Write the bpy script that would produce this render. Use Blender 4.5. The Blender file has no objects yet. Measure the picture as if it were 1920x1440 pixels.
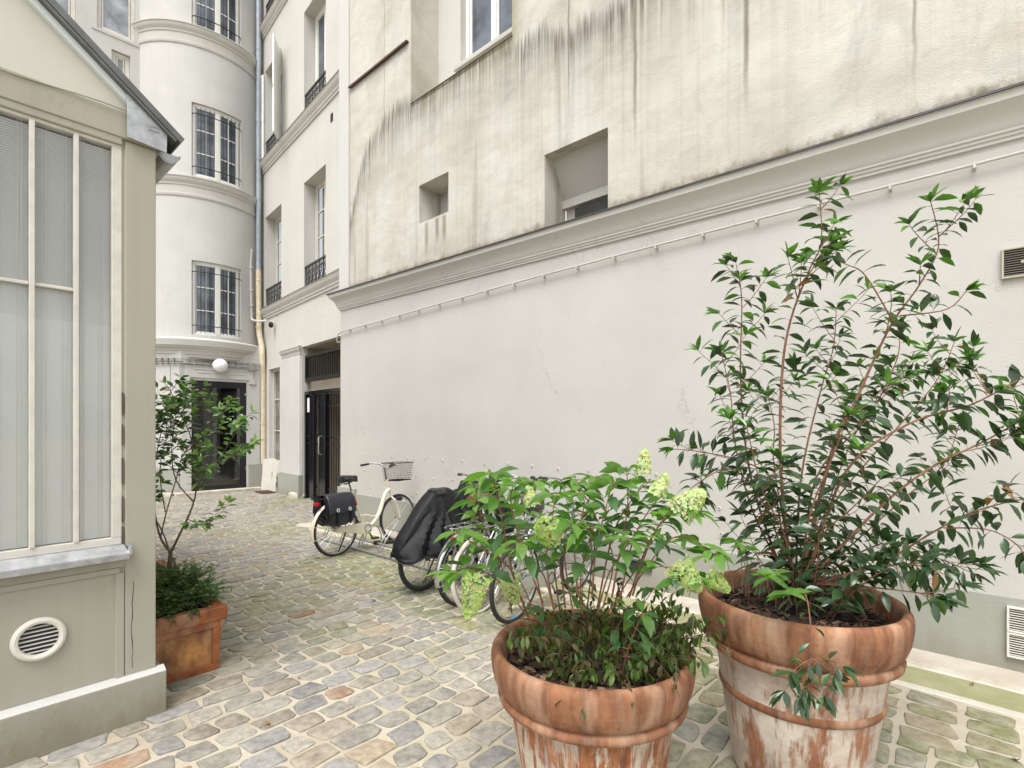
import bpy, math, random
from mathutils import Vector, Matrix, noise
R = math.radians
rnd = random.Random(11)
scene = bpy.context.scene
col = scene.collection
CAMZ, FOC, HZ = 1.65, 974.0, 800.0

def at(px, py, Y):
    """measured point of the photograph at depth Y -> world point"""
    return Vector(((px-960)/FOC*Y, Y, CAMZ+(HZ-py)/FOC*Y))

# ------------------------------------------------------------ mesh collector
class MB:
    def __init__(s, weld=False):
        s.V=[]; s.F=[]; s.M=[]; s.S=[]; s.C=None; s.K={} if weld else None
    def v(s, p, c=None):
        p=(p[0],p[1],p[2])
        if s.K is not None:
            k=(round(p[0],4),round(p[1],4),round(p[2],4))
            if k in s.K: return s.K[k]
            s.K[k]=len(s.V)
        s.V.append(p)
        if c is not None:
            if s.C is None: s.C=[]
            s.C.append(c)
        return len(s.V)-1
    def f(s, idx, m=0, sm=False):
        s.F.append(tuple(idx)); s.M.append(m); s.S.append(sm)
    def quad(s, a,b,c,d, m=0, sm=False):
        s.f([s.v(a),s.v(b),s.v(c),s.v(d)], m, sm)
    def box(s, x0,x1,y0,y1,z0,z1, m=0, fn=None, n=1):
        if x1<x0: x0,x1=x1,x0
        if y1<y0: y0,y1=y1,y0
        if z1<z0: z0,z1=z1,z0
        g=fn or (lambda a,b,c:(a,b,c))
        rings=[]
        for i in range(n+1):
            x=x0+(x1-x0)*i/n
            rings.append([s.v(g(x,y0,z0)),s.v(g(x,y1,z0)),s.v(g(x,y1,z1)),s.v(g(x,y0,z1))])
        for i in range(n):
            a,b=rings[i],rings[i+1]
            for k in range(4):
                k2=(k+1)%4
                s.f([a[k],b[k],b[k2],a[k2]], m, n>1)
        s.f(rings[0], m); s.f(rings[-1][::-1], m)
    def obox(s, c, u, v, w, m=0):
        """oriented box: centre, three half-axis vectors"""
        c=Vector(c); u=Vector(u); v=Vector(v); w=Vector(w)
        P=[s.v(c+u*i+v*j+w*k) for i in (-1,1) for j in (-1,1) for k in (-1,1)]
        for q in ((0,1,3,2),(4,6,7,5),(0,4,5,1),(2,3,7,6),(0,2,6,4),(1,5,7,3)):
            s.f([P[i] for i in q], m)
    def tube(s, path, r, n=8, closed=False, m=0, col=None, cap=True):
        P=[Vector(p) for p in path]; N=len(P)
        rr=r if isinstance(r,(list,tuple)) else [r]*N
        def tan(i):
            if closed: t=P[(i+1)%N]-P[i-1]
            else: t=P[min(i+1,N-1)]-P[max(i-1,0)]
            return t.normalized() if t.length>1e-9 else Vector((0,0,1))
        t=tan(0); a=Vector((0,0,1)) if abs(t.z)<.9 else Vector((1,0,0))
        x=t.cross(a).normalized(); rings=[]
        for i in range(N):
            t=tan(i); x=(x-t*x.dot(t)).normalized(); y=t.cross(x)
            ring=[]
            for k in range(n):
                an=2*math.pi*k/n
                ring.append(s.v(P[i]+(x*math.cos(an)+y*math.sin(an))*rr[i], col))
            rings.append(ring)
        for i in range(N if closed else N-1):
            A,B=rings[i],rings[(i+1)%N]
            for k in range(n):
                k2=(k+1)%n
                s.f([A[k],A[k2],B[k2],B[k]], m, True)
        if cap and not closed:
            s.f(rings[0][::-1], m); s.f(rings[-1], m)
    def lathe(s, prof, n=48, c=(0,0,0), m=0, axis=None, wob=0, cap=False):
        """prof: (r,z) list; axis optional (origin X,Y,Z vectors)"""
        c=Vector(c); X,Y,Z=axis or (Vector((1,0,0)),Vector((0,1,0)),Vector((0,0,1)))
        rings=[]
        for r,z in prof:
            ring=[]
            for k in range(n):
                an=2*math.pi*k/n
                q=r*(1+(wob*noise.noise((math.cos(an)*1.5,math.sin(an)*1.5,z*3)) if wob else 0))
                ring.append(s.v(c+X*(q*math.cos(an))+Y*(q*math.sin(an))+Z*z))
            rings.append(ring)
        for a,b in zip(rings,rings[1:]):
            for k in range(n):
                k2=(k+1)%n
                s.f([a[k],a[k2],b[k2],b[k]], m, True)
        if cap: s.f(rings[0][::-1], m); s.f(rings[-1], m)
    def prism(s, pts, y0, y1, m=0):
        """outline in local x,z extruded along y"""
        a=[s.v((p[0],y0,p[1])) for p in pts]; b=[s.v((p[0],y1,p[1])) for p in pts]
        s.f(a,m); s.f(b[::-1],m); n=len(pts)
        for i in range(n):
            j=(i+1)%n; s.f([a[j],a[i],b[i],b[j]],m)
    def sweep(s, prof, path, m=0):
        """prof: list of (out,z); path: list of (point, outward unit) -> moulding with end caps"""
        rings=[]
        for p,o in path:
            p=Vector(p); o=Vector(o)
            rings.append([s.v((p.x+o.x*a, p.y+o.y*a, p.z+z)) for a,z in prof])
        n=len(prof)
        for a,b in zip(rings,rings[1:]):
            for k in range(n-1):
                s.f([a[k],b[k],b[k+1],a[k+1]], m, True)
        s.f(rings[0],m); s.f(rings[-1][::-1],m)
    def wall(s, fn, s0,s1,z0,z1, holes=(), seg=99, m=0, mr=0):
        """front sheet with rectangular openings and their reveals; hole=(s0,s1,z0,z1,depth)"""
        S={s0,s1}; Z={z0,z1}
        for h in holes:
            S|={max(h[0],s0),min(h[1],s1)}; Z|={max(h[2],z0),min(h[3],z1)}
        S=sorted(S); Z=sorted(Z); SS=[]
        for a,b in zip(S,S[1:]):
            n=max(1,math.ceil((b-a)/seg))
            SS+= [a+(b-a)*i/n for i in range(n)]
        SS.append(S[-1])
        for a,b in zip(SS,SS[1:]):
            for c,d in zip(Z,Z[1:]):
                ms,mz=(a+b)/2,(c+d)/2
                if any(h[0]<ms<h[1] and h[2]<mz<h[3] for h in holes): continue
                s.quad(fn(a,0,c),fn(b,0,c),fn(b,0,d),fn(a,0,d),m,seg<90)
        for h in holes:
            a,b,c,d,dp=h[:5]
            for q0,q1 in zip(SS,SS[1:]):
                if q0>=a-1e-6 and q1<=b+1e-6:
                    s.quad(fn(q0,0,c),fn(q0,dp,c),fn(q1,dp,c),fn(q1,0,c),mr)
                    s.quad(fn(q0,0,d),fn(q1,0,d),fn(q1,dp,d),fn(q0,dp,d),mr)
            s.quad(fn(a,0,c),fn(a,0,d),fn(a,dp,d),fn(a,dp,c),mr)
            s.quad(fn(b,0,c),fn(b,dp,c),fn(b,dp,d),fn(b,0,d),mr)
    def build(s, name, mats, parent=None, bevel=0, sharp=35, loc=None):
        me=bpy.data.meshes.new(name)
        me.from_pydata(s.V,[],s.F)
        if not isinstance(mats,(list,tuple)): mats=[mats]
        for mm in mats: me.materials.append(mm)
        me.polygons.foreach_set('material_index', s.M)
        me.polygons.foreach_set('use_smooth', [True]*len(s.F) if any(s.S) else [False]*len(s.F))
        if s.C is not None and len(s.C)==len(s.V):
            at_=me.color_attributes.new('Tint','FLOAT_COLOR','POINT')
            at_.data.foreach_set('color',[x for c in s.C for x in (c[0],c[1],c[2],1)])
        me.update()
        if any(s.S) and sharp: me.set_sharp_from_angle(angle=R(sharp))
        o=bpy.data.objects.new(name,me); col.objects.link(o)
        if parent is not None: o.parent=parent
        if loc is not None: o.location=loc
        if bevel:
            b=o.modifiers.new('edge','BEVEL'); b.width=bevel; b.segments=2; b.limit_method='ANGLE'; b.angle_limit=R(40)
        return o

def tag(o, label, cat, group=None):
    o['label']=label; o['category']=cat
    if group: o['group']=group
    return o
def thing(name, label, cat, loc=(0,0,0), rz=0, group=None):
    o=bpy.data.objects.new(name,None); o.empty_display_size=.2; col.objects.link(o)
    o.location=loc; o.rotation_euler=(0,0,rz)
    return tag(o,label,cat,group)
def struct(o, kind='structure'):
    o['kind']=kind; return o
def ident(a,b,c): return (a,b,c)

# ------------------------------------------------------------ materials
def nodes(name):
    m=bpy.data.materials.new(name); m.use_nodes=True
    nt=m.node_tree; b=nt.nodes['Principled BSDF']
    return m,nt,b
def N(nt,t,**kw):
    n=nt.nodes.new(t)
    for k,v in kw.items(): setattr(n,k,v)
    return n
def coords(nt, scale=(1,1,1), kind='Object'):
    tc=N(nt,'ShaderNodeTexCoord'); mp=N(nt,'ShaderNodeMapping'); mp.inputs['Scale'].default_value=scale
    nt.links.new(tc.outputs[kind],mp.inputs['Vector']); return mp.outputs['Vector']
def noisen(nt, vec, scale, detail=4, rough=.55, dist=0):
    n=N(nt,'ShaderNodeTexNoise'); n.inputs['Scale'].default_value=scale; n.inputs['Detail'].default_value=detail
    n.inputs['Roughness'].default_value=rough; n.inputs['Distortion'].default_value=dist
    if vec is not None: nt.links.new(vec,n.inputs['Vector'])
    return n.outputs['Fac']
def ramp(nt, fac, stops, interp='LINEAR'):
    r=N(nt,'ShaderNodeValToRGB'); e=r.color_ramp; e.interpolation=interp
    while len(e.elements)<len(stops): e.elements.new(.5)
    for el,(p,c) in zip(e.elements,stops):
        el.position=p; el.color=(c,c,c,1) if isinstance(c,(int,float)) else (*c,1)
    nt.links.new(fac,r.inputs['Fac']); return r.outputs['Color']
def mix(nt, fac, a, b, mode='MIX'):
    n=N(nt,'ShaderNodeMix',data_type='RGBA',blend_type=mode)
    for sock,val in ((n.inputs[0],fac),(n.inputs[6],a),(n.inputs[7],b)):
        if isinstance(val,(int,float)): sock.default_value=val
        elif isinstance(val,tuple): sock.default_value=(*val,1)
        else: nt.links.new(val,sock)
    return n.outputs[2]
def mth(nt, op, a, b=None, c=None, clamp=False):
    n=N(nt,'ShaderNodeMath',operation=op,use_clamp=clamp)
    for i,val in enumerate((a,b,c)):
        if val is None: continue
        if isinstance(val,(int,float)): n.inputs[i].default_value=val
        else: nt.links.new(val,n.inputs[i])
    return n.outputs[0]
def sstep(nt, x, a, b):
    n=N(nt,'ShaderNodeMapRange',interpolation_type='SMOOTHSTEP')
    nt.links.new(x,n.inputs[0]); n.inputs[1].default_value=a; n.inputs[2].default_value=b
    return n.outputs[0]
def bump(nt, b, h, strength=.3, dist=.01):
    n=N(nt,'ShaderNodeBump'); n.inputs['Strength'].default_value=strength; n.inputs['Distance'].default_value=dist
    nt.links.new(h,n.inputs['Height']); nt.links.new(n.outputs['Normal'],b.inputs['Normal'])
def plain(name, c, rough=.6, metal=0, var=.0, scale=8, bmp=0, bscale=60, spec=.5, stretch=(1,1,1), c2=None):
    m,nt,b=nodes(name)
    b.inputs['Roughness'].default_value=rough; b.inputs['Metallic'].default_value=metal
    b.inputs['Specular IOR Level'].default_value=spec
    b.inputs['Base Color'].default_value=(*c,1)
    vec=coords(nt,stretch)
    if var or c2:
        d=c2 or tuple(x*(1-var) for x in c)
        f=noisen(nt,vec,scale,5,.6)
        nt.links.new(ramp(nt,f,[(.35,d),(.65,c)]),b.inputs['Base Color'])
    if bmp:
        bump(nt,b,noisen(nt,vec,bscale,4,.6),bmp,.01)
    return m

M={}
def plaster(name, c, var=.1, bm=.25, streak=.12, dirt=(.45,.42,.37), foot=.5, crack=.35):
    """painted render: soft blotches, vertical rain streaks, fine grain"""
    m,nt,b=nodes(name); b.inputs['Roughness'].default_value=.85; b.inputs['Specular IOR Level'].default_value=.25
    o=coords(nt); st=coords(nt,(5,5,.2))
    blotch=ramp(nt,noisen(nt,o,.9,6,.6),[(.3,tuple(x*(1-var) for x in c)),(.68,c)])
    sf=ramp(nt,noisen(nt,st,2.2,5,.6),[(.5,0),(.8,streak)])
    c1=mix(nt,sf,blotch,dirt)
    if crack:
        cn=noisen(nt,coords(nt,(1,1,.6)),1.3,8,.55,.6); ln=mth(nt,'SUBTRACT',1.0,mth(nt,'MULTIPLY',mth(nt,'ABSOLUTE',mth(nt,'SUBTRACT',cn,.5)),260),clamp=True)
        gate_=ramp(nt,noisen(nt,o,.7,2,.5),[(.54,0),(.60,crack)])
        c1=mix(nt,mth(nt,'MULTIPLY',ln,gate_),c1,(.20,.18,.15))
        sc=ramp(nt,noisen(nt,coords(nt,(3,3,9)),2.6,6,.75),[(.64,0),(.74,.22)]); c1=mix(nt,sc,c1,(.40,.38,.33))
    if foot:
        tc=N(nt,'ShaderNodeTexCoord'); sp=N(nt,'ShaderNodeSeparateXYZ'); nt.links.new(tc.outputs['Object'],sp.inputs[0])
        fz=sstep(nt,mth(nt,'SUBTRACT',mth(nt,'MULTIPLY',noisen(nt,coords(nt,(2,2,1)),3,5,.7),.42),sp.outputs['Z']),-.04,.22)
        c1=mix(nt,mth(nt,'MULTIPLY',fz,foot),c1,(.21,.19,.13))
    nt.links.new(c1,b.inputs['Base Color'])
    h=mth(nt,'ADD',noisen(nt,o,70,3,.6),mth(nt,'MULTIPLY',noisen(nt,o,3,3,.5),1.5))
    bump(nt,b,h,bm,.012)
    return m
M['wall_white']=plaster('white_render',(.545,.54,.52),.12,.22,.24)
M['wall_cream']=plaster('cream_render',(.56,.548,.51),.10,.22,.2)
M['wall_low']=plaster('smooth_grey_white_paint',(.51,.497,.465),.11,.18,.10,crack=.45)
M['wall_end']=plaster('pale_corner_render',(.54,.535,.51),.05,.15,.15)
M['plinth_grey']=plaster('grey_green_plinth_paint',(.335,.34,.30),.12,.2,.15)
M['moulding']=plaster('moulding_paint',(.52,.51,.475),.12,.12,.3)
M['cornice']=plaster('cornice_paint',(.53,.52,.485),.07,.08,.1)
M['olive']=plaster('olive_grey_paint',(.375,.36,.295),.08,.12,.28,(.25,.23,.16))
M['olive_dark']=plaster('olive_plinth_paint',(.335,.325,.265),.14,.2,.2,(.24,.22,.15),foot=.85)
M['board']=plaster('white_gable_board',(.57,.56,.50),.05,.08,.1,foot=0,crack=0)
M['timber']=plain('cream_painted_timber',(.62,.60,.54),.5,var=.14,scale=9,bmp=.1,bscale=40)
M['white_paint']=plain('white_painted_wood',(.80,.80,.76),.45,var=.06,scale=10)
M['white_plastic']=plain('white_plastic',(.66,.64,.58),.4,var=.06,scale=12)
M['zinc']=plain('weathered_zinc',(.50,.51,.52),.42,.75,var=.35,scale=14,bmp=.1,bscale=30)
M['zinc_dark']=plain('dark_zinc_trim',(.16,.165,.16),.5,.5,var=.3,scale=10)
M['flash']=plain('black_flashing',(.04,.04,.04),.6,.2,var=.3)
M['rust']=plain('rusty_flashing',(.12,.07,.05),.8,.1,var=.5,scale=20)
M['iron']=plain('black_iron',(.012,.012,.014),.42,.3,var=.3,scale=30)
M['iron_grey']=plain('grey_iron',(.10,.105,.11),.5,.5,var=.3,scale=30)
M['black_gloss']=plain('black_lacquered_steel',(.008,.008,.012),.18,.0,var=.2,scale=5)
M['black_frame']=plain('black_door_frame',(.010,.010,.013),.3)
M['pipe_grey']=plain('blue_grey_downpipe',(.38,.42,.47),.5,.2,var=.2,scale=6)
M['pipe_cream']=plain('cream_painted_pipe',(.70,.61,.44),.6,.0,var=.2,scale=9)
M['cable']=plain('grey_cable',(.30,.29,.26),.6,var=.3)
M['beige_in']=plain('beige_passage_paint',(.42,.37,.29),.8,var=.1,scale=3)
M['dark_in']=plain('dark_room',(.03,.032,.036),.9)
M['hall_in']=plain('hall_paint',(.50,.45,.38),.7,var=.1,scale=3)
M['marble']=plain('marble_step',(.62,.56,.48),.3,var=.25,scale=5)
M['slab']=plain('cracked_marble_slab',(.55,.52,.46),.6,var=.12,scale=12,bmp=.1,bscale=20)
M['stone']=plain('worn_limestone',(.55,.51,.43),.8,var=.3,scale=7,bmp=.5,bscale=25)
M['curtain']=plain('pale_curtain',(.62,.60,.54),.9,var=.1,scale=5)
M['blind']=plain('blind_slat',(.90,.90,.88),.45,var=.04,scale=4)
M['rubber']=plain('tyre_rubber',(.022,.022,.024),.75,bmp=.3,bscale=200)
M['white_wall']=plain('cream_tyre',(.62,.58,.50),.7,var=.15)
M['chrome']=plain('bike_chrome',(.62,.62,.62),.22,.95,var=.2,scale=12)
M['spoke']=plain('spoke_steel',(.55,.55,.55),.3,.9)
M['cream_lac']=plain('cream_lacquer',(.76,.70,.55),.28,var=.04,scale=8)
M['grey_lac']=plain('grey_lacquer',(.30,.33,.33),.35,.3,var=.1)
M['silver_lac']=plain('silver_lacquer',(.48,.49,.49),.3,.6,var=.1)
M['navy_lac']=plain('dark_lacquer',(.02,.022,.03),.3)
M['black_vinyl']=plain('black_vinyl',(.007,.007,.009),.55,spec=.3,var=.3,scale=10,bmp=.5,bscale=16)
M['bag']=plain('navy_black_tarpaulin',(.022,.024,.034),.38,var=.3,scale=9,bmp=.5,bscale=14)
M['black_plastic']=plain('black_plastic',(.015,.015,.016),.45)
M['red_lens']=plain('red_lens',(.45,.01,.015),.25)
M['orange_lens']=plain('orange_reflector',(.8,.22,.02),.3)
M['brown_leather']=plain('brown_saddle',(.20,.07,.035),.5,var=.2)
M['blue_tape']=plain('blue_tape',(.05,.25,.6),.5)
M['galv']=plain('galvanised_steel',(.48,.49,.49),.4,.8,var=.2,scale=20)
M['bark_red']=plain('reddish_bark',(.23,.11,.06),.8,var=.4,scale=30,bmp=.3,bscale=80)
M['bark']=plain('grey_brown_bark',(.16,.115,.08),.85,var=.4,scale=30,bmp=.4,bscale=80)
M['twig']=plain('thin_brown_twig',(.13,.08,.045),.85,var=.3,scale=30)
M['soil']=plain('dark_potting_soil',(.022,.015,.011),.95,var=.5,scale=25,bmp=.8,bscale=60)
M['paper']=plain('white_notice',(.75,.74,.70),.7)

def glassm(name, tint=(.9,.95,.95), refl=.5, rough=.01):
    """clear pane: lets light straight through, mirrors at an angle"""
    m,nt,b=nodes(name); out=nt.nodes['Material Output']
    tr=N(nt,'ShaderNodeBsdfTransparent'); tr.inputs['Color'].default_value=(*tint,1)
    gl=N(nt,'ShaderNodeBsdfGlossy'); gl.inputs['Roughness'].default_value=rough
    fr=N(nt,'ShaderNodeFresnel'); fr.inputs['IOR'].default_value=1.5
    f=mth(nt,'MULTIPLY',fr.outputs[0],refl*2,clamp=True)
    ms=N(nt,'ShaderNodeMixShader')
    nt.links.new(f,ms.inputs[0]); nt.links.new(tr.outputs[0],ms.inputs[1]); nt.links.new(gl.outputs[0],ms.inputs[2])
    nt.links.new(ms.outputs[0],out.inputs['Surface'])
    return m
M['glass']=glassm('clear_glass')
M['glass_ver']=glassm('veranda_glass',(.985,1,.995),.45)
def darkglass(name,c,wave=.0):
    m,nt,b=nodes(name); b.inputs['Base Color'].default_value=(*c,1); b.inputs['Roughness'].default_value=.06
    b.inputs['Specular IOR Level'].default_value=.8
    o=coords(nt)
    nt.links.new(ramp(nt,noisen(nt,o,2.2,4,.6),[(.35,tuple(x*.45 for x in c)),(.68,tuple(x*1.5 for x in c))]),b.inputs['Base Color'])
    bump(nt,b,noisen(nt,o,3,2,.5),.06,.02)
    return m
M['glass_dim']=glassm('dim_door_glass',(.75,.77,.78),1.0)
M['dark_glass']=darkglass('old_dark_glass',(.085,.10,.125))
M['wired']=darkglass('wired_frosted_glass',(.17,.16,.12)); 
M['frost']=darkglass('frosted_glass',(.27,.29,.31))
def opal():
    m,nt,b=nodes('opal_globe'); b.inputs['Base Color'].default_value=(.80,.79,.80,1); b.inputs['Roughness'].default_value=.3
    b.inputs['Subsurface Weight'].default_value=.2; return m
M['opal']=opal()

def stained():
    """old upper wall: grime hanging from a wavy upper tide line, rain streaks, rusty and grey blotches, moss above the ledge"""
    m,nt,b=nodes('rain_stained_render'); b.inputs['Roughness'].default_value=.9; b.inputs['Specular IOR Level'].default_value=.2
    tc=N(nt,'ShaderNodeTexCoord'); sp=N(nt,'ShaderNodeSeparateXYZ'); nt.links.new(tc.outputs['Object'],sp.inputs[0])
    x,z=sp.outputs['X'],sp.outputs['Z']
    o=coords(nt); fine=coords(nt,(16,16,.16)); med=coords(nt,(4.5,4.5,.10)); hor=coords(nt,(.9,1,1.3))
    base=ramp(nt,noisen(nt,o,1.1,6,.62),[(.32,(.46,.43,.38)),(.47,(.52,.495,.445)),(.62,(.57,.55,.505))])
    warm=ramp(nt,noisen(nt,hor,1.7,5,.6,.5),[(.50,0),(.72,.55)])
    c=mix(nt,warm,base,(.40,.345,.29))
    grey=ramp(nt,noisen(nt,coords(nt,(1.6,1,.8)),1.1,6,.65,.8),[(.52,0),(.72,.55)])
    c=mix(nt,grey,c,(.33,.315,.29))
    # tide line height along the wall, measured along its length
    cr=N(nt,'ShaderNodeFloatCurve'); cu=cr.mapping.curves[0]
    pts=[(0,.05),(.03,.40),(.05,.56),(.07,.625),(.088,.655),(.12,.675),(.135,.66),(.2,.68),(.262,.64),(.285,.605),(.304,.62),(.318,.555),(.332,.55),(.365,.545),(.42,.56),(.5,.54),(.7,.55),(1,.55)]
    cu.points[0].location=pts[0]; cu.points[1].location=pts[-1]
    for p in pts[1:-1]: cu.points.new(*p)
    cr.mapping.update()
    nt.links.new(mth(nt,'DIVIDE',x,15.0,clamp=True),cr.inputs['Value'])
    zc=mth(nt,'ADD',mth(nt,'MULTIPLY',cr.outputs[0],4.0),3.98)
    fn=noisen(nt,fine,1.6,3,.6); mn=noisen(nt,med,1.5,4,.6)
    jag=mth(nt,'MULTIPLY',mth(nt,'SUBTRACT',fn,.5),.62)
    below=mth(nt,'SUBTRACT',mth(nt,'ADD',zc,jag),z)          # metres under the tide line
    on=sstep(nt,below,-.05,.22)
    bp=mth(nt,'MAXIMUM',below,0)
    fade=mth(nt,'ADD',mth(nt,'MULTIPLY',mth(nt,'POWER',2.718,mth(nt,'MULTIPLY',bp,-3.6)),1.45),mth(nt,'MULTIPLY',mth(nt,'POWER',2.718,mth(nt,'MULTIPLY',bp,-1.2)),.30))
    stk=ramp(nt,noisen(nt,coords(nt,(20,20,.22)),1.3,4,.65),[(.34,.12),(.62,1.0)])
    amt=mth(nt,'MULTIPLY',mth(nt,'MULTIPLY',on,fade),mth(nt,'MULTIPLY',stk,mth(nt,'MULTIPLY_ADD',mn,2.6,-.30,clamp=True)),clamp=True)
    c=mix(nt,mth(nt,'MULTIPLY',amt,.95,clamp=True),c,(.075,.062,.042))
    # long thin rain streaks below the tide line
    sf=mth(nt,'MULTIPLY',ramp(nt,noisen(nt,fine,1.1,4,.65),[(.54,0),(.76,.5)]),on)
    c=mix(nt,sf,c,(.33,.295,.25))
    lf=mth(nt,'MULTIPLY',ramp(nt,noisen(nt,coords(nt,(1.5,1.5,.05)),2.6,2,.5),[(.64,0),(.69,.75)]),on)
    c=mix(nt,mth(nt,'MULTIPLY',lf,mth(nt,'MULTIPLY',mn,1.1)),c,(.27,.235,.19))
    # moss and soot along the ledge
    led=mth(nt,'MULTIPLY_ADD',x,-.0145,3.99); hgt=mth(nt,'SUBTRACT',z,led)
    mm=mth(nt,'MULTIPLY',sstep(nt,mth(nt,'SUBTRACT',mth(nt,'MULTIPLY',noisen(nt,coords(nt,(3,1,2)),2.5,5,.7),.33),hgt),0,.16),1,clamp=True)
    c=mix(nt,mth(nt,'MULTIPLY',mm,.85),c,ramp(nt,noisen(nt,o,9,3,.6),[(.4,(.075,.062,.025)),(.62,(.21,.17,.085))]))
    # green runs below the small niche
    def run(x0,w,zt,ln):
        a=sstep(nt,mth(nt,'ABSOLUTE',mth(nt,'SUBTRACT',x,x0)),w,w*.25)
        d=mth(nt,'SUBTRACT',zt,z); e=mth(nt,'MULTIPLY',sstep(nt,d,0,.03),sstep(nt,d,ln,ln*.35))
        return mth(nt,'MULTIPLY',mth(nt,'MULTIPLY',a,e),.7)
    for args in ((2.38,.06,4.64,.62),(2.62,.05,4.64,.45),(2.77,.06,4.64,.5)):
        c=mix(nt,mth(nt,'MULTIPLY',run(*args),mth(nt,'MULTIPLY',fn,1.6)),c,(.13,.12,.035))
    for x0,w_,z1 in ((4.91,.018,5.0),(5.74,.03,4.35),(6.63,.022,5.0),(6.83,.034,4.25),(8.01,.018,3.9),(1.32,.012,5.6),(7.4,.02,4.8)):
        a=sstep(nt,mth(nt,'ABSOLUTE',mth(nt,'SUBTRACT',x,mth(nt,'MULTIPLY_ADD',noisen(nt,coords(nt,(1,1,2)),1.5,2,.5),.04,x0-.02))),w_,w_*.2)
        e=sstep(nt,z,z1,z1+.9)
        c=mix(nt,mth(nt,'MULTIPLY',mth(nt,'MULTIPLY',a,e),mth(nt,'MULTIPLY',mn,1.35),clamp=True),c,(.17,.145,.11))
    # green weeping from the parapet edge of the recess
    e=mth(nt,'SUBTRACT',z,mth(nt,'MULTIPLY_ADD',fn,-1.1,6.85))
    w=mth(nt,'MULTIPLY',sstep(nt,e,0,.25),mth(nt,'MULTIPLY',sstep(nt,x,1.95,2.2),sstep(nt,x,4.3,4.0)))
    c=mix(nt,mth(nt,'MULTIPLY',w,.55),c,(.20,.17,.06))
    nt.links.new(c,b.inputs['Base Color'])
    h=mth(nt,'ADD',noisen(nt,o,85,3,.7),mth(nt,'MULTIPLY',noisen(nt,hor,2.4,4,.5),4.0))
    bump(nt,b,h,.4,.014)
    return m
M['stained']=stained()

def terracotta(name, white, base=((.20,.075,.035),(.38,.18,.09)), seed=0, sc=(13,13,1.1), sc2=(24,24,1.6)):
    m,nt,b=nodes(name); b.inputs['Roughness'].default_value=.8; b.inputs['Specular IOR Level'].default_value=.3
    o=coords(nt); st=coords(nt,sc); st2=coords(nt,sc2)
    mp=N(nt,'ShaderNodeVectorMath',operation='ADD'); mp.inputs[1].default_value=(seed,seed*.7,seed*.3)
    nt.links.new(o,mp.inputs[0]); o2=mp.outputs[0]
    c=ramp(nt,noisen(nt,o2,5,6,.65),[(.3,base[0]),(.7,base[1])])
    c=mix(nt,ramp(nt,noisen(nt,st2,1.2,4,.6),[(.42,0),(.68,.8)]),c,(.12,.05,.03))
    c=mix(nt,ramp(nt,noisen(nt,st,1.0,4,.6),[(.46,0),(.72,.55)]),c,(.56,.40,.28))
    if white>0:
        f=mth(nt,'ADD',mth(nt,'MULTIPLY',noisen(nt,st,.8,6,.7,.4),.62),mth(nt,'MULTIPLY',noisen(nt,o2,2.3,5,.6,.4),.38))
        w=ramp(nt,f,[(.60-white*.25,0),(.63-white*.22,.95)])
        wc=ramp(nt,noisen(nt,o2,3.5,6,.7),[(.32,(.30,.235,.21)),(.48,(.50,.43,.35)),(.66,(.66,.61,.53))])
        c=mix(nt,w,c,wc)
        c=mix(nt,ramp(nt,noisen(nt,st2,.9,5,.7),[(.53,0),(.62,.8)]),c,(.27,.12,.055))
    nt.links.new(c,b.inputs['Base Color'])
    bump(nt,b,mth(nt,'ADD',noisen(nt,o,50,4,.6),mth(nt,'MULTIPLY',noisen(nt,coords(nt,(1,1,9)),6,3,.6),.6)),.25,.01)
    return m
M['terra_rim']=terracotta('terracotta_rim',0,((.165,.066,.032),(.37,.175,.088)),0,(10,10,1.6),(18,18,1.8))
M['terra_body_front']=terracotta('limed_terracotta_front',.44,((.20,.06,.02),(.44,.17,.06)),3.0,(24,24,.7))
M['terra_body_back']=terracotta('limed_terracotta_back',.80,((.24,.105,.06),(.40,.19,.10)),7.7,(6,6,1.3),(20,20,1.8))
M['terra_box']=terracotta('terracotta_planter',.0,((.20,.055,.022),(.42,.15,.05)),1.3,(5,5,3),(8,8,4))
M['terra_panel']=terracotta('sooty_terracotta_panel',.0,((.11,.038,.016),(.62,.31,.11)),2.1,(6,6,3),(7,7,3.5))

def leafm(name, rough=.36, trans=.15, spec=.5):
    m,nt,b=nodes(name); a=N(nt,'ShaderNodeAttribute',attribute_name='Tint')
    b.inputs['Roughness'].default_value=rough; b.inputs['Specular IOR Level'].default_value=spec
    o=coords(nt)
    c=mix(nt,ramp(nt,noisen(nt,o,40,3,.6),[(.3,0),(.7,.4)]),a.outputs['Color'],(.03,.05,.012))
    nt.links.new(c,b.inputs['Base Color'])
    out=nt.nodes['Material Output']
    tl=N(nt,'ShaderNodeBsdfTranslucent'); ms=N(nt,'ShaderNodeMixShader'); ms.inputs[0].default_value=trans
    nt.links.new(mix(nt,1.0,a.outputs['Color'],(1.7,2.1,.8),'MULTIPLY'),tl.inputs['Color'])
    nt.links.new(b.outputs[0],ms.inputs[1]); nt.links.new(tl.outputs[0],ms.inputs[2]); nt.links.new(ms.outputs[0],out.inputs['Surface'])
    return m
M['leaf_gloss']=leafm('glossy_evergreen_leaf',.27,.16,.6)
M['leaf_soft']=leafm('soft_green_leaf',.48,.36,.4)
M['petal']=leafm('pale_green_petal',.7,.35,.2)

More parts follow.
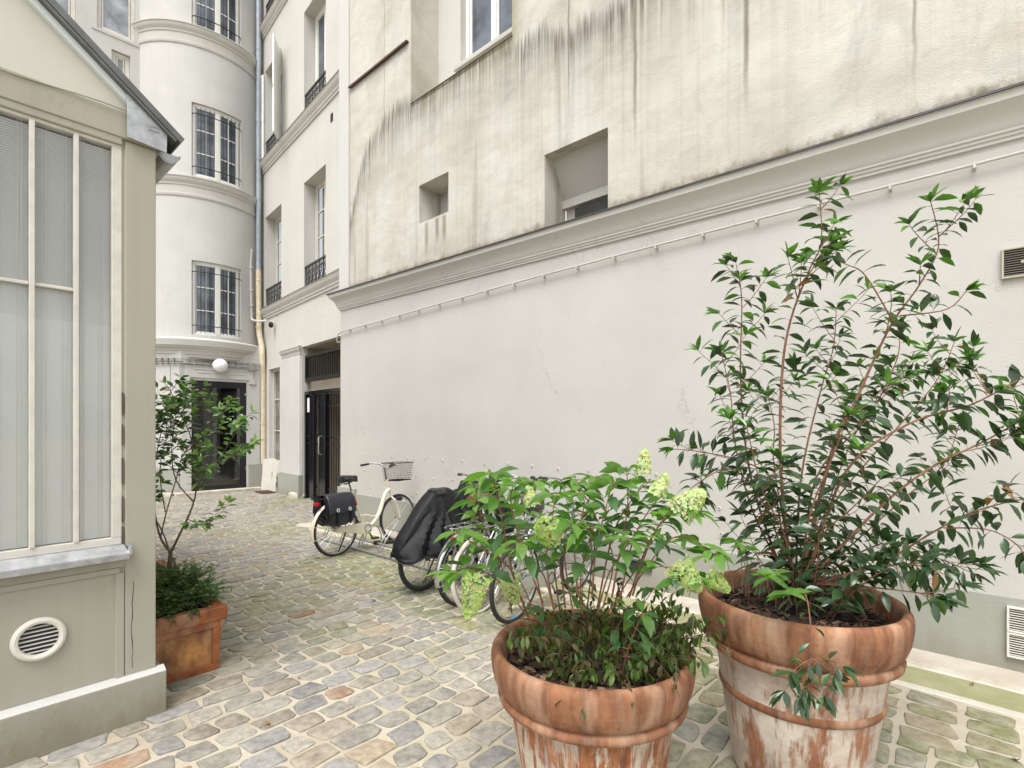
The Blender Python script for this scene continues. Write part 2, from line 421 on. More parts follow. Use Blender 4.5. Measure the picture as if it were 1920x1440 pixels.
def stone_m():
    m,nt,b=nodes('worn_cobble_stone'); a=N(nt,'ShaderNodeAttribute',attribute_name='Tint')
    b.inputs['Specular IOR Level'].default_value=.35
    o=coords(nt)
    d=ramp(nt,noisen(nt,o,22,7,.72),[(.3,.55),(.7,1.28)])
    c=mix(nt,1.0,a.outputs['Color'],d,'MULTIPLY')
    c=mix(nt,ramp(nt,noisen(nt,o,9,5,.65),[(.42,0),(.72,.6)]),c,(.40,.37,.31))
    c=mix(nt,ramp(nt,noisen(nt,o,120,2,.5),[(.62,0),(.72,.4)]),c,(.10,.09,.075))
    nt.links.new(c,b.inputs['Base Color'])
    nt.links.new(ramp(nt,noisen(nt,o,12,3,.6),[(.3,.5),(.7,.8)]),b.inputs['Roughness'])
    bump(nt,b,mth(nt,'ADD',noisen(nt,o,60,5,.65),mth(nt,'MULTIPLY',noisen(nt,o,16,3,.5),1.2)),.35,.008)
    return m
M['cobble']=stone_m()
def sand_m():
    m,nt,b=nodes('sandy_joint_mortar'); b.inputs['Roughness'].default_value=.95; b.inputs['Specular IOR Level'].default_value=.2
    o=coords(nt)
    c=ramp(nt,noisen(nt,o,2.0,6,.65),[(.3,(.36,.305,.225)),(.5,(.455,.405,.32)),(.7,(.53,.49,.41))])
    c=mix(nt,ramp(nt,noisen(nt,o,.55,5,.6,.6),[(.50,0),(.70,.6)]),c,(.29,.29,.15))
    c=mix(nt,ramp(nt,noisen(nt,o,160,3,.7),[(.55,0),(.75,.6)]),c,(.27,.22,.15))
    c=mix(nt,ramp(nt,noisen(nt,o,14,5,.7),[(.6,0),(.7,.55)]),c,(.24,.20,.13))
    nt.links.new(c,b.inputs['Base Color'])
    bump(nt,b,noisen(nt,o,90,5,.7),.6,.008); return m
M['sand']=sand_m()
def strip_m(name,c1,c2,c3):
    m,nt,b=nodes(name); b.inputs['Roughness'].default_value=.9
    o=coords(nt)
    c=ramp(nt,noisen(nt,o,2.2,6,.65),[(.3,c1),(.52,c2),(.7,c3)])
    c=mix(nt,ramp(nt,noisen(nt,o,70,4,.7),[(.55,0),(.75,.45)]),c,(.22,.19,.13))
    nt.links.new(c,b.inputs['Base Color']); bump(nt,b,noisen(nt,o,45,5,.7),.5,.01); return m
M['footing']=strip_m('worn_stone_footing',(.36,.30,.235),(.44,.395,.33),(.52,.49,.435))
M['mossy']=strip_m('mossy_gutter_stone',(.20,.205,.10),(.29,.28,.155),(.37,.34,.23))
M['mortar']=strip_m('white_mortar_line',(.40,.37,.30),(.52,.49,.42),(.60,.57,.50))
# ============================================================ SETTING: frames
RW=math.atan2(-.666,.746)                 # right wall heading
RW_O=Vector((-3.02,9.15,0)); RU=Vector((math.cos(RW),math.sin(RW),0)); RN=Vector((-math.sin(RW),math.cos(RW),0))
def rw(s,d,z=0):                           # point by length along right wall and distance out from it
    return RW_O+RU*s-RN*d+Vector((0,0,z))
def to_rw(x,y):
    p=Vector((x,y,0))-RW_O; return p.dot(RU), -p.dot(RN)

# ---------------------------------------------------------------- ground
g=MB(); g.quad((-70,-70,-.0015),(70,-70,-.0015),(70,70,-.0015),(-70,70,-.0015))
struct(g.build('ground',M['sand']))

HX=math.atan2(.746,.666); HO=Vector((-2.064,3.0,0))   # veranda house front corner and heading
HU=Vector((math.cos(HX),math.sin(HX),0)); HV=Vector((-math.sin(HX),math.cos(HX),0))
def in_house(x,y):
    p=Vector((x,y,0))-HO; return p.dot(HU)<-.02 and p.dot(HV)>.02

def cobbles():
    mb=MB(); r=random.Random(5)
    greys=[(.30,.282,.245),(.325,.303,.262),(.275,.26,.232),(.345,.32,.272),(.285,.28,.27),(.30,.265,.215),(.27,.265,.255),(.365,.335,.285)]
    warm=[(.35,.295,.225),(.37,.295,.21),(.34,.285,.22),(.33,.28,.225)]
    orange=[(.34,.215,.13),(.36,.235,.15)]
    def stone(c,L,W,ang,tint,hh):
        n=16; ca,sa=math.cos(ang),math.sin(ang)
        e=r.uniform(3.4,8.0); sk=r.uniform(-.12,.12); tp=r.uniform(-.12,.12)
        ph=r.uniform(0,9); base=[]
        for k in range(n):
            t=2*math.pi*(k+.5)/n
            cx=math.copysign(abs(math.cos(t))**(2/e),math.cos(t)); cy=math.copysign(abs(math.sin(t))**(2/e),math.sin(t))
            j=1+.05*math.sin(3*t+ph)+.03*math.sin(5*t+ph*2)+r.uniform(-.04,.04)
            x=cx*L/2*j+sk*cy*W; y=cy*W/2*j*(1+tp*cx)
            base.append((x,y))
        tx,ty=r.uniform(-.03,.03),r.uniform(-.03,.03)
        rings=[]
        for sc,h in ((1.0,-.014),(.995,hh*.3),(.975,hh*.75),(.925,hh*.98),(.5,hh*1.0)):
            ring=[]
            for x,y in base:
                x*=sc if sc>.9 else sc+.0; y*=sc
                zz=h+(tx*x+ty*y if h>0 else 0)+(r.uniform(-.0009,.0009) if sc<.95 else 0)
                dk=.86 if sc>.97 else 1
                ring.append(mb.v((c[0]+x*ca-y*sa,c[1]+x*sa+y*ca,zz),tuple(q*dk for q in tint)))
            rings.append(ring)
        for A,B in zip(rings,rings[1:]):
            for k in range(n):
                k2=(k+1)%n; mb.f([A[k],A[k2],B[k2],B[k]],0,True)
        mb.f(rings[-1],0,True)
    row_ang=RW+math.pi/2
    def tint_at(p):
        u=r.random()
        wz=noise.noise((p.x*.5+3,p.y*.5,0))
        if u<.016: t=r.choice(orange)
        elif u<.14+.14*wz: t=r.choice(warm)
        else: t=r.choice(greys)
        k=r.uniform(.74,1.04); t=tuple(q*k for q in t)
        s,d=to_rw(p.x,p.y)
        mo=(.30 if -2.6<p.x<-.4 and 4.6<p.y<7.2 else 0)*(.6+noise.noise((p.x,p.y,1)))+noise.noise((p.x*.55,p.y*.55,4))*.5+noise.noise((p.x*1.7,p.y*1.7,9))*.35+(.52 if d<1.9 and s>2 else 0)+(.15 if 2<s<5 else 0)
        if mo>.06:
            f=min(.7,(mo-.06)*2.0)*r.uniform(.5,1.2); gm=r.choice([(.20,.215,.085),(.25,.24,.10),(.17,.20,.09)])
            t=tuple(a*(1-f)+b_*f for a,b_ in zip(t,gm))
        return t
    s=-7.5
    while s<11.5:
        w=r.uniform(.142,.182)
        d=-1.6 if s<-.35 else (.70 if s<3.6 else 1.29)
        d+=r.uniform(0,.08)
        while d<8.5:
            L=r.choice((r.uniform(.18,.24),r.uniform(.20,.28),r.uniform(.15,.20)))
            mid=d+L/2
            so=s+w/2+.05*noise.noise((mid*.5,s*.3,0))+.02*noise.noise((mid*1.7,s,5))
            p=rw(so,mid)
            d+=L
            if in_house(p.x,p.y): continue
            # leave out what can never be seen: under the plinths of the far buildings
            if math.hypot(p.x+8.4,p.y-14)<1.3: continue
            gap=r.uniform(.014,.030)
            stone((p.x,p.y),L-gap,w-r.uniform(.012,.030),row_ang+r.uniform(-.06,.06),tint_at(p),r.uniform(.004,.0105))
        s+=w
    # stack bonded border beside the gutter, long sides along the wall
    s=3.62
    while s<11.5:
        L=r.uniform(.24,.28); d=.73
        while d<1.25:
            W=r.uniform(.155,.18); p=rw(s+L/2+r.uniform(-.01,.01),d+W/2)
            t=tint_at(p); gm=r.choice([(.20,.205,.09),(.24,.22,.11),(.27,.22,.13),(.30,.24,.16)]); f=r.uniform(.4,.85)
            if r.random()<.15: f=.1
            stone((p.x,p.y),L-r.uniform(.03,.045),W-r.uniform(.022,.034),RW+r.uniform(-.03,.03),tuple(a*(1-f)+b_*f for a,b_ in zip(t,gm)),r.uniform(.006,.011))
            d+=W
        s+=L
    return mb.build('cobblestone_paving',M['cobble'],sharp=0)
struct(cobbles())
def strip(name,s0,s1,d0,d1,h,m,n=60):
    mb=MB(); r=random.Random(hash(name)%99)
    rows=[]
    for i in range(n+1):
        s=s0+(s1-s0)*i/n
        j=.012*noise.noise((s*1.3,d0,2)); k=.012*noise.noise((s*1.1,d1,7)); hz=h+.004*noise.noise((s*1.7,d1,1))
        rows.append([mb.v(rw(s,d0,hz)),mb.v(rw(s,d1-.015+k,hz)),mb.v(rw(s,d1+k,hz-.012)),mb.v(rw(s,d1+k,-.012))])
    for a,b in zip(rows,rows[1:]):
        for q in range(3): mb.f([a[q],a[q+1],b[q+1],b[q]],0,True)
    mb.f(rows[0]); mb.f(rows[-1][::-1])
    return struct(mb.build(name,m))
strip('wall_footing',0.3,14,-.05,.31,.030,M['footing'])
strip('mortar_line',0.3,14,.0,.355,.016,M['mortar'])
strip('gutter_strip',0.3,14,.30,.64,.010,M['mossy'])
strip('gutter_mortar',0.3,14,.60,.70,.005,M['mortar'])

# ---------------------------------------------------------------- generic window
def casement(parent, fn, s0,s1,z0,z1,d, frame, pane, name='window', leaves=2, cols=2, rows=3, fw=.06, mw=.022, seg=1, label=None, curtain=None):
    """frame with casements, muntins, and one glazing sheet as child"""
    f=MB(); n=seg
    f.box(s0,s1,d-.05,d+.02,z0,z0+fw,0,fn,n); f.box(s0,s1,d-.05,d+.02,z1-fw,z1,0,fn,n)
    f.box(s0,s0+fw,d-.048,d+.022,z0+fw,z1-fw,0,fn); f.box(s1-fw,s1,d-.048,d+.022,z0+fw,z1-fw,0,fn)
    lw=(s1-s0-2*fw)/leaves
    for i in range(leaves):
        a=s0+fw+i*lw; b=a+lw
        if i: f.box(a-.045,a+.045,d-.06,d+.01,z0+fw,z1-fw,0,fn)
        a2=a+(.045 if i else .012); b2=b-(.045 if i<leaves-1 else .012)
        st=.03
        f.box(a2,a2+st,d-.035,d,z0+fw,z1-fw,0,fn); f.box(b2-st,b2,d-.035,d,z0+fw,z1-fw,0,fn)
        f.box(a2+st,b2-st,d-.034,d+.001,z0+fw,z0+fw+.05,0,fn,n); f.box(a2+st,b2-st,d-.034,d+.001,z1-fw-.04,z1-fw,0,fn,n)
        for k in range(1,rows):
            z=z0+fw+(z1-z0-2*fw)*k/rows
            f.box(a2+st,b2-st,d-.03,d+.002,z-mw/2,z+mw/2,0,fn,n)
        for k in range(1,cols):
            s=a2+st+(b2-a2-2*st)*k/cols
            f.box(s-mw/2,s+mw/2,d-.029,d+.003,z0+fw+.05,z1-fw-.04,0,fn)
    w=f.build(name,frame,parent)
    if label: w['label']=label
    p=MB(); k=max(1,seg)
    for i in range(k):
        a=s0+.01+(s1-s0-.02)*i/k; b=s0+.01+(s1-s0-.02)*(i+1)/k
        p.quad(fn(a,d-.014,z0+.01),fn(b,d-.014,z0+.01),fn(b,d-.014,z1-.01),fn(a,d-.014,z1-.01),0,k>1)
    p.build('pane',pane,w)
    if curtain:
        c=MB(weld=True); nn=36
        for i in range(nn):
            a=s0+.05+(s1-s0-.1)*i/nn; b=s0+.05+(s1-s0-.1)*(i+1)/nn
            da=d+.10+.025*math.sin(i*1.9); db=d+.10+.025*math.sin((i+1)*1.9)
            c.quad(fn(a,da,z0+.03),fn(b,db,z0+.03),fn(b,db,z1-.03),fn(a,da,z1-.03),0,True)
        c.build('curtain',curtain,w,sharp=0)
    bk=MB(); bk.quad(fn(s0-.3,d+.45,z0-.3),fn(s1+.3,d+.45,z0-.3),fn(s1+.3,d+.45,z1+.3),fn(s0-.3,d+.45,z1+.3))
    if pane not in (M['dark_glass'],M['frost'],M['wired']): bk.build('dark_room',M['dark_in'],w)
    return w

def railing(parent, fn, s0,s1,z0,h,d):
    """wrought iron window guard of scrolls between two rails"""
    mb=MB()
    def P(s,z): return fn(s,d,z)
    mb.box(s0,s1,d-.02,d+.02,z0+h-.02,z0+h+.015,0,fn); mb.box(s0,s1,d-.01,d+.01,z0+.04,z0+.06,0,fn)
    mb.box(s0,s1,d-.011,d+.009,z0+h-.14,z0+h-.122,0,fn)
    n=max(3,round((s1-s0)/.2)); w=(s1-s0)/n
    for i in range(n+1):
        s=min(max(s0+i*w,s0+.012),s1-.012); mb.box(s-.01,s+.01,d-.01,d+.012,z0+.0,z0+h-.02,0,fn)
    for i in range(n):
        a=s0+i*w; zc=z0+(h-.14+.06)/2; hh=(h-.2)/2
        for sg in (1,-1):
            mb.tube([P(a+w/2+sg*w*.42*math.sin(t*math.pi*1.0)*math.cos(t*2.2),zc-hh+2*hh*t) for t in [k/10 for k in range(11)]],.008,5)
            for q in (-1,1):
                mb.tube([P(a+w/2+sg*(w*.24-.035*math.cos(t)),zc+q*hh*.55+.035*math.sin(t)) for t in [k*.7 for k in range(8)]],.007,5)
        mb.tube([P(a+w/2+.035*math.cos(t),z0+h-.07+.035*math.sin(t)) for t in [k*.79 for k in range(8)]],.006,5,closed=True)
    return mb.build('railing',M['iron_grey'],parent)

# ---------------------------------------------------------------- right (stained) building
def side_building():
    b=thing('courtyard_building','long building on the right with smooth pale ground floor and rain-stained upper wall','building',RW_O,RW)
    L=14.0; T=11.0
    lo=MB(); lo.wall(ident,0,L,0,3.9,[])
    lo.quad((0,0,0),(0,0,3.9),(0,3,3.9),(0,3,0)); lo.quad((L,0,0),(L,3,0),(L,3,3.9),(L,0,3.9))
    lo.build('ground_floor_wall',M['wall_low'],b)
    # plinth
    p=MB(); p.box(.52,L,-.022,.01,0,.515); p.build('plinth',M['plinth_grey'],b,bevel=.006)
    p=MB(); p.box(-.03,.52,-.05,.012,0,.60); p.build('corner_plinth',M['plinth_grey'],b,bevel=.006)
    # upper wall with niches and recess
    N1=(2.2,2.86,4.65,5.21,.42); N2=(4.56,5.42,3.9,4.845,.42); RC=(2.01,4.05,6.5,T,.54)
    u=MB(); u.wall(ident,.31,L,3.9,T,[N1,N2,RC])
    u.quad((.31,0,3.9),(.31,0,T),(.31,3,T),(.31,3,3.9))
    u.box(2.01-.0,4.05,.0,.54,6.44,6.499)
    u.build('upper_wall',M['stained'],b)
    e=MB(); e.box(0,.312,-.028,3,3.9,T); e.build('corner_strip',M['wall_end'],b)
    nb=MB(); a=N1; nb.quad((a[0],a[4],a[2]),(a[1],a[4],a[2]),(a[1],a[4],a[3]),(a[0],a[4],a[3]))
    nb.box(2.50,2.53,.30,.40,4.65,5.21); nb.build('niche_lining',M['moulding'],b)
    nb=MB(); a=N2
    nb.quad((a[0],.42,4.42),(a[1],.42,4.42),(a[1],.16,a[3]),(a[0],.16,a[3]))
    nb.box(a[0],a[1],.36,.46,4.32,4.42); nb.quad((a[0],.44,3.9),(a[1],.44,3.9),(a[1],.44,4.32),(a[0],.44,4.32))
    nb.build('niche_lining',M['moulding'],b)
    w=MB(); w.box(4.72,5.41,.39,.43,3.95,4.29); fr=w.build('niche_window',M['flash'],b)
    # recess back wall with window
    rb=MB(); WI=(2.52,3.72,7.10,9.2,.18)
    def fb(s,d,z): return (s,.54+d,z)
    rb.wall(fb,2.01,4.05,6.44,T,[WI]); rb.build('recess_wall',M['wall_cream'],b)
    casement(b,fb,2.52,3.72,7.10,9.2,.16,M['white_paint'],M['dark_glass'],leaves=2,cols=1,rows=1,fw=.07)
    sl=MB(); sl.box(2.02,3.0,.42,.60,6.86,6.94); sl.box(2.02,3.0,.46,.59,6.78,6.86); sl.box(2.46,3.78,.45,.56,7.02,7.09)
    sl.build('sill_moulding',M['moulding'],b,bevel=.008)
    sl=MB(); sl.box(.33,1.96,-.05,.03,7.455,7.47); sl.box(.33,1.96,-.052,-.046,7.44,7.47); sl.build('ledge_flashing',M['rust'],b)
    pf=MB()
    pf.box(2.0,4.06,-.006,.02,6.50,6.508); pf.build('parapet_edge',M['rust'],b)
    # cornice: sweep with gentle fall
    prof=[(0,-.30),(.022,-.295),(.022,-.275),(.034,-.268),(.034,-.25),(.046,-.244),(.046,-.226),(.055,-.215),(.062,-.19),(.085,-.14),(.12,-.10),(.15,-.075),(.155,-.03),(.165,-.028),(.165,-.008),(0,.005)]
    path=[]
    for i in range(30):
        s=i*L/29; z=3.985-.0150*s; path.append(((s,0,z),(0,-1,0)))
    c=MB(); pth=[((0,2.4,3.985),(-1,0,0)),((0,0,3.985),(-1,-1,0))]+path[1:]
    c.sweep(prof,pth); c.build('cornice',M['cornice'],b,sharp=25)
    f=MB(); f.sweep([(.0,.012),(.172,-.003),(.176,-.022),(.170,-.024),(.168,-.008),(0,.004)],[((0,2.4,3.985),(-1,0,0)),((0,0,3.985),(-1,-1,0))]+path[1:])
    f.build('cornice_flashing',M['flash'],b)
    # moss cushions on the ledge
    r=random.Random(3); mo=MB()
    for k in range(900):
        s=r.uniform(.32,10.5); q=noise.noise((s*1.5,3,0))
        if q<-.05 and r.random()<.85: continue
        z=3.985-.015*s+.004; y=-r.uniform(.0,.045); sz=r.uniform(.008,.026)*(1+max(0,q))
        mo.lathe([(sz,-.006),(sz*.9,sz*.35),(sz*.45,sz*.65),(.0005,sz*.75)],6,(s,y,z))
    M['moss']=plain('dry_moss',(.16,.14,.045),.95,var=.5,scale=30,c2=(.26,.20,.09))
    struct(mo.build('ledge_moss',M['moss'],b),'stuff')
    return b
side_building()

# wall fittings on the right building
def conduit():
    b=thing('conduit_pipe','thin white conduit running along the right wall below the cornice','pipe',RW_O,RW)
    pts=[(-.05,.16,3.27),(-.07,.05,3.16),(-.075,-.02,3.14),(-.05,-.045,3.2),(.0,-.045,3.28),(.12,-.045,3.305),(1.5,-.045,3.34),(3,-.045,3.385),(4.5,-.045,3.42),(5.6,-.045,3.435),(7,-.045,3.445),(8.6,-.045,3.45),(11,-.045,3.46),(14,-.045,3.46)]
    sm=[]
    for (a,b2) in zip(pts,pts[1:]):
        for k in range(4): sm.append(tuple(a[i]+(b2[i]-a[i])*k/4 for i in range(3)))
    sm=[(p[0],p[1],p[2]+.006*noise.noise((p[0]*1.3,0,0))) for p in sm]
    mb=MB(); mb.tube(sm,.0105,8); mb.build('tube',M['wall_low'],b)
    s=.35
    while s<13.5:
        z=next((p[2]+(q[2]-p[2])*(s-p[0])/(q[0]-p[0]) for p,q in zip(pts[5:],pts[6:]) if p[0]<=s<=q[0]),3.46)
        cl=MB(); cl.box(s-.008,s+.008,-.06,-.001,z-.028,z+.012); s+=.47; cl.build('clip',M['cornice'],b)
conduit()
def vent_grille(name_label, s,z,w,h,n,panels=1,mat='white_plastic',back='black_plastic'):
    t=thing('vent_grille',name_label,'vent',rw(s,.0225 if z<.5 else 0,z),RW)
    fr=MB(); ft=.012
    for k in range(panels):
        z0=h*k/panels; z1=h*(k+1)/panels-(.004 if k<panels-1 else 0)
        fr.box(0,w,-.03,.0,z0,z0+ft); fr.box(0,w,-.03,.0,z1-ft,z1); fr.box(0,ft,-.0305,.0,z0+ft,z1-ft); fr.box(w-ft,w,-.0305,.0,z0+ft,z1-ft)
    fr.build('frame',M[mat],t,bevel=.002)
    sl=MB()
    for k in range(panels):
        z0=h*k/panels+ft; z1=h*(k+1)/panels-ft-.004; st=(z1-z0)/n
        for i in range(n):
            zz=z0+st*(i+.5); sl.obox((w/2,-.019,zz),(w/2-ft,0,0),(0,.006,.0018),(0,-.0006,.0011))
        sl.box(w/2-.016,w/2+.016,-.0295,-.012,(z0+z1)/2-.008,(z0+z1)/2+.008)
    sl.build('slats',M[mat],t)
    bk=MB(); bk.box(ft*.5,w-ft*.5,-.005,-.0012,ft*.5,h-ft*.5); bk.build('backing',M[back],t)
    return t
tan_mat=M['tan_plastic']=plain('tan_plastic',(.42,.39,.31),.5,var=.1)
vent_grille('square beige vent grille high on the pale wall behind the tall shrub',8.475,2.64,.22,.20,11,1,'tan_plastic')
vent_grille('double white vent grille low in the grey-green plinth',8.50,.122,.22,.335,9,2)
vent_grille('small dark vent low on the plinth behind the right terracotta pot',5.70,.20,.24,.10,4,1,'zinc_dark')
# round vent plugs of the damp course, three rows
def plug_proto():
    mb=MB(); X,Y,Z=Vector((1,0,0)),Vector((0,0,1)),Vector((0,-1,0))
    mb.lathe([(.0165,0),(.0165,.005),(.0145,.008),(.0105,.008),(.0105,.002)],14,(0,0,0),0,(X,Y,Z)); mb.lathe([(.0105,.0022),(.0004,.0021)],14,(0,0,0),1,(X,Y,Z))  # second disc is a darker colour, painting the shadow inside the plug hole
    return mb
pm=plug_proto(); M['plug']=plain('grey_white_plastic',(.58,.57,.52),.5); first=None
for row,(z,s0,n,lab) in enumerate(((1.175,.72,26,'small round vent plug in the top row along the right wall'),(.91,.75,26,'small round vent plug in the middle row along the right wall'),(.665,.95,26,'small round vent plug in the bottom row just above the grey plinth'))):
    for k in range(n):
        s=s0+k*.405+(.17 if row==1 and k>0 else 0)+rnd.uniform(-.015,.015)
        if s>9.2: continue
        if first is None: o=first=pm.build('wall_plug',[M['plug'],M['cable']])
        else: o=first.copy(); col.objects.link(o)
        o.location=rw(s,0,z+rnd.uniform(-.012,.012)); o.rotation_euler=(0,0,RW)
        tag(o,lab,'wall plug','round vent plugs along the right wall')

# ---------------------------------------------------------------- gate building (centre facade)
CO=Vector((-6.755,14.0,0)); CW=math.atan2(-.7345,.6787)
def gate_building():
    b=thing('gate_building','cream building with tall recessed windows above the barred gate','building',CO,CW)
    L=6.1; T=15.5
    NW=(.62,1.42,.73,3.14,.16); GT=(2.85,5.3,0,3.47,.13)
    wins=[]
    for zz,h in ((4.73,2.45),(8.63,2.42),(12.25,2.4)):
        for a,c in ((.32,1.53),(2.99,4.18)): wins.append((a,c,zz,zz+h,.34))
    m=MB(); m.wall(ident,-.6,L,0,T,[NW,GT]+wins); m.build('wall',M['wall_cream'],b)
    # corner column beside the gate
    c=MB(); c.box(1.72,2.82,-.05,.02,.52,3.3); c.build('pilaster',M['wall_white'],b,bevel=.03)
    c=MB(); c.box(1.62,2.86,-.085,.02,0,.55); c.box(.0,.6,-.03,.02,0,.55); c.box(.6,1.62,-.03,.02,0,.5); c.build('plinth',M['plinth_grey'],b,bevel=.012)
    c=MB()
    prof=[(0,-.26),(.03,-.25),(.03,-.21),(.05,-.19),(.055,-.15),(.09,-.10),(.11,-.06),(.115,-.02),(.125,-.015),(.125,0),(0,.03)]
    for z in (4.73,8.63,12.22):
        c=MB(); c.sweep(prof,[((-.35,0,z),(0,-1,0)),((L,0,z),(0,-1,0))]); c.build('string_course',M['moulding'],b,sharp=25)
    c=MB(); c.sweep([(0,-.2),(.03,-.19),(.04,-.12),(.07,-.08),(.08,-.03),(.09,-.02),(.09,0),(0,.02)],[((1.66,0,3.5),(-.5,-1,0)),((2.84,0,3.5),(.5,-1,0))])
    c.build('pilaster_cap',M['moulding'],b,sharp=25)
    for z in (4.73,8.63,12.22):
        f=MB(); f.box(-.3,L,-.13,0,z+.002,z+.016); f.build('course_flashing',M['rust'],b)
    kinds=[(0,3),(0,3),(1,1),(1,1),(1,1),(1,1)]
    for i,(a,c2,z0,z1,dp) in enumerate(wins):
        if i==3:
            casement(b,ident,a+.02,c2-.02,z0,z1,.30,M['white_paint'],M['dark_glass'],rows=1,cols=1,fw=.07)
        elif i<2:
            casement(b,ident,a+.02,c2-.02,z0,z1,.30,M['timber'],M['glass_dim'],rows=4,cols=1,fw=.06,curtain=M['curtain'])
        else: casement(b,ident,a+.02,c2-.02,z0,z1,.30,M['white_paint'],M['dark_glass'],rows=1,cols=1,fw=.07)
        railing(b,ident,a+.005,c2-.005,z0+.02,.52,.03)
    # shutters on the middle window above the drain pipe
    def shutter(ax,ang):
        s=MB(); w,h=.56,2.3; ca,sa=math.cos(ang),math.sin(ang)
        def sf(x,y,z): return (ax+x*ca-y*sa, -.03+x*sa+y*ca, 8.66+z)
        s.box(0,w,-.016,.016,0,.09,0,sf); s.box(0,w,-.016,.016,h-.09,h,0,sf); s.box(0,w,-.0155,.0155,h*.45,h*.45+.08,0,sf)
        s.box(0,.06,-.017,.017,.09,h-.09,0,sf); s.box(w-.06,w,-.017,.017,.09,h-.09,0,sf)
        z=.11
        while z<h-.1: s.box(.06,w-.06,-.012,.012,z,z+.026,0,sf); z+=.034
        s.build('shutter',M['white_paint'],b)
    shutter(.32,math.pi+.45); shutter(1.53,-.60)
    # narrow wired glass window by the corner
    fr=MB(); a,c2,z0,z1,dp=NW
    fr.box(a,a+.05,.10,.17,z0,z1); fr.box(c2-.05,c2,.10,.17,z0,z1); fr.box(a+.05,c2-.05,.1,.17,z0,z0+.06); fr.box(a+.05,c2-.05,.1,.17,z1-.06,z1)
    for k in (1,2): fr.box(a+.05,c2-.05,.12,.165,z0+(z1-z0)*k/3,z0+(z1-z0)*k/3+.03)
    w=fr.build('narrow_window',M['moulding'],b); w['label']='narrow wired glass window beside the downpipe'
    p=MB(); p.box(a+.02,c2-.02,.148,.156,z0+.02,z1-.02); p.build('pane',M['wired'],w)
    v=MB(); v.box(1.05,1.35,-.036,-.029,.12,.4)
    for k in range(8): v.box(1.06,1.34,-.040,-.036,.135+k*.033,.15+k*.033)
    v.build('plinth_vent',M['zinc_dark'],b)
    v=MB(); v.box(4.42,4.54,-.004,.0,7.93,8.11); v.build('air_brick',M['iron'],b)
    # passage behind the gate
    q=MB(); a,c2,dp=2.85,5.3,6.0
    q.quad((a,.13,0),(a,.13,3.47),(a,dp,3.47),(a,dp,0)); q.quad((c2,.13,0),(c2,dp,0),(c2,dp,3.47),(c2,.13,3.47))
    q.quad((a,.13,3.47),(c2,.13,3.47),(c2,3.2,3.47),(a,3.2,3.47)); q.quad((a,dp,0),(a,dp,3.47),(c2,dp,3.47),(c2,dp,0))  # ceiling cut short on purpose: invented opening lets sky light into the passage
    q.box(a,c2,.20,.40,2.44,2.68); q.box(a,a+.12,.9,1.2,0,3.4); q.box(3.6,3.75,2.4,2.6,0,3.4); q.box(4.3,4.42,3.6,3.8,0,3.4)
    q.build('passage',M['beige_in'],b)
    return b
gate_building()

def gate():
    g=thing('metal_gate','tall black barred metal gate closing the passage, with a grille above','gate',CO,CW)
    y=.10
    def bars(mb,a,c,z0,z1,st,w=.012,yy=y):
        s=a+st/2
        while s<c: mb.box(s-w/2,s+w/2,yy-w/2,yy+w/2,z0,z1); s+=st
    t=MB(); t.box(2.86,5.29,y-.03,y+.03,2.68,2.76); t.box(2.86,5.29,y-.03,y+.03,3.22,3.28); t.box(2.86,2.92,y-.032,y+.032,2.76,3.22); bars(t,2.94,5.28,2.76,3.22,.10,.02)
    t.build('transom_grille',M['iron'],g)
    f=MB(); f.box(2.86,5.29,y-.04,y+.04,2.38,2.45); f.box(2.86,2.93,y-.041,y+.041,0,2.38); f.box(3.22,3.28,y-.041,y+.041,.02,2.38); f.build('frame',M['black_gloss'],g)
    s=MB(); bars(s,2.95,3.22,.08,2.36,.075,.014)
    for z in (.32,1.25,1.42,2.1): s.box(2.93,3.22,y-.01,y+.01,z,z+.03)
    s.build('side_panel',M['iron'],g)
    def leaf(s0,s1,yy,hs):
        m=MB(); m.box(s0,s0+.07,yy-.03,yy+.03,.03,2.36); m.box(s1-.07,s1,yy-.03,yy+.03,.03,2.36)
        m.box(s0+.07,s1-.07,yy-.02,yy+.02,.05,.12)
        for z in (.30,1.25,1.42,2.08,2.32): m.box(s0+.07,s1-.07,yy-.014,yy+.014,z,z+.035)
        bars(m,s0+.1,s1-.07,.12,2.36,.115,.014,yy)
        return m.build('gate_leaf',M['black_gloss'],g)
    l1=leaf(3.24,3.93,y-.02,1); l2=leaf(3.96,5.20,y,0)
    k=MB(); k.box(3.23,3.46,y-.075,y-.012,.06,2.36); k.build('post_cover',M['black_gloss'],g,bevel=.01)
    k=MB(); k.box(3.74,4.04,y-.06,y-.024,.03,2.37); k.build('meeting_stile',M['black_gloss'],l1,bevel=.008)
    h=MB(); h.tube([(3.84,y-.05,1.05),(3.84,y-.11,1.07),(3.84,y-.11,1.43),(3.84,y-.05,1.45)],.016,8); h.build('handle',M['chrome'],l1)
    p=MB(); p.box(2.98,3.17,y-.022,y-.012,1.98,2.30); p.build('notice',M['paper'],g)
gate()

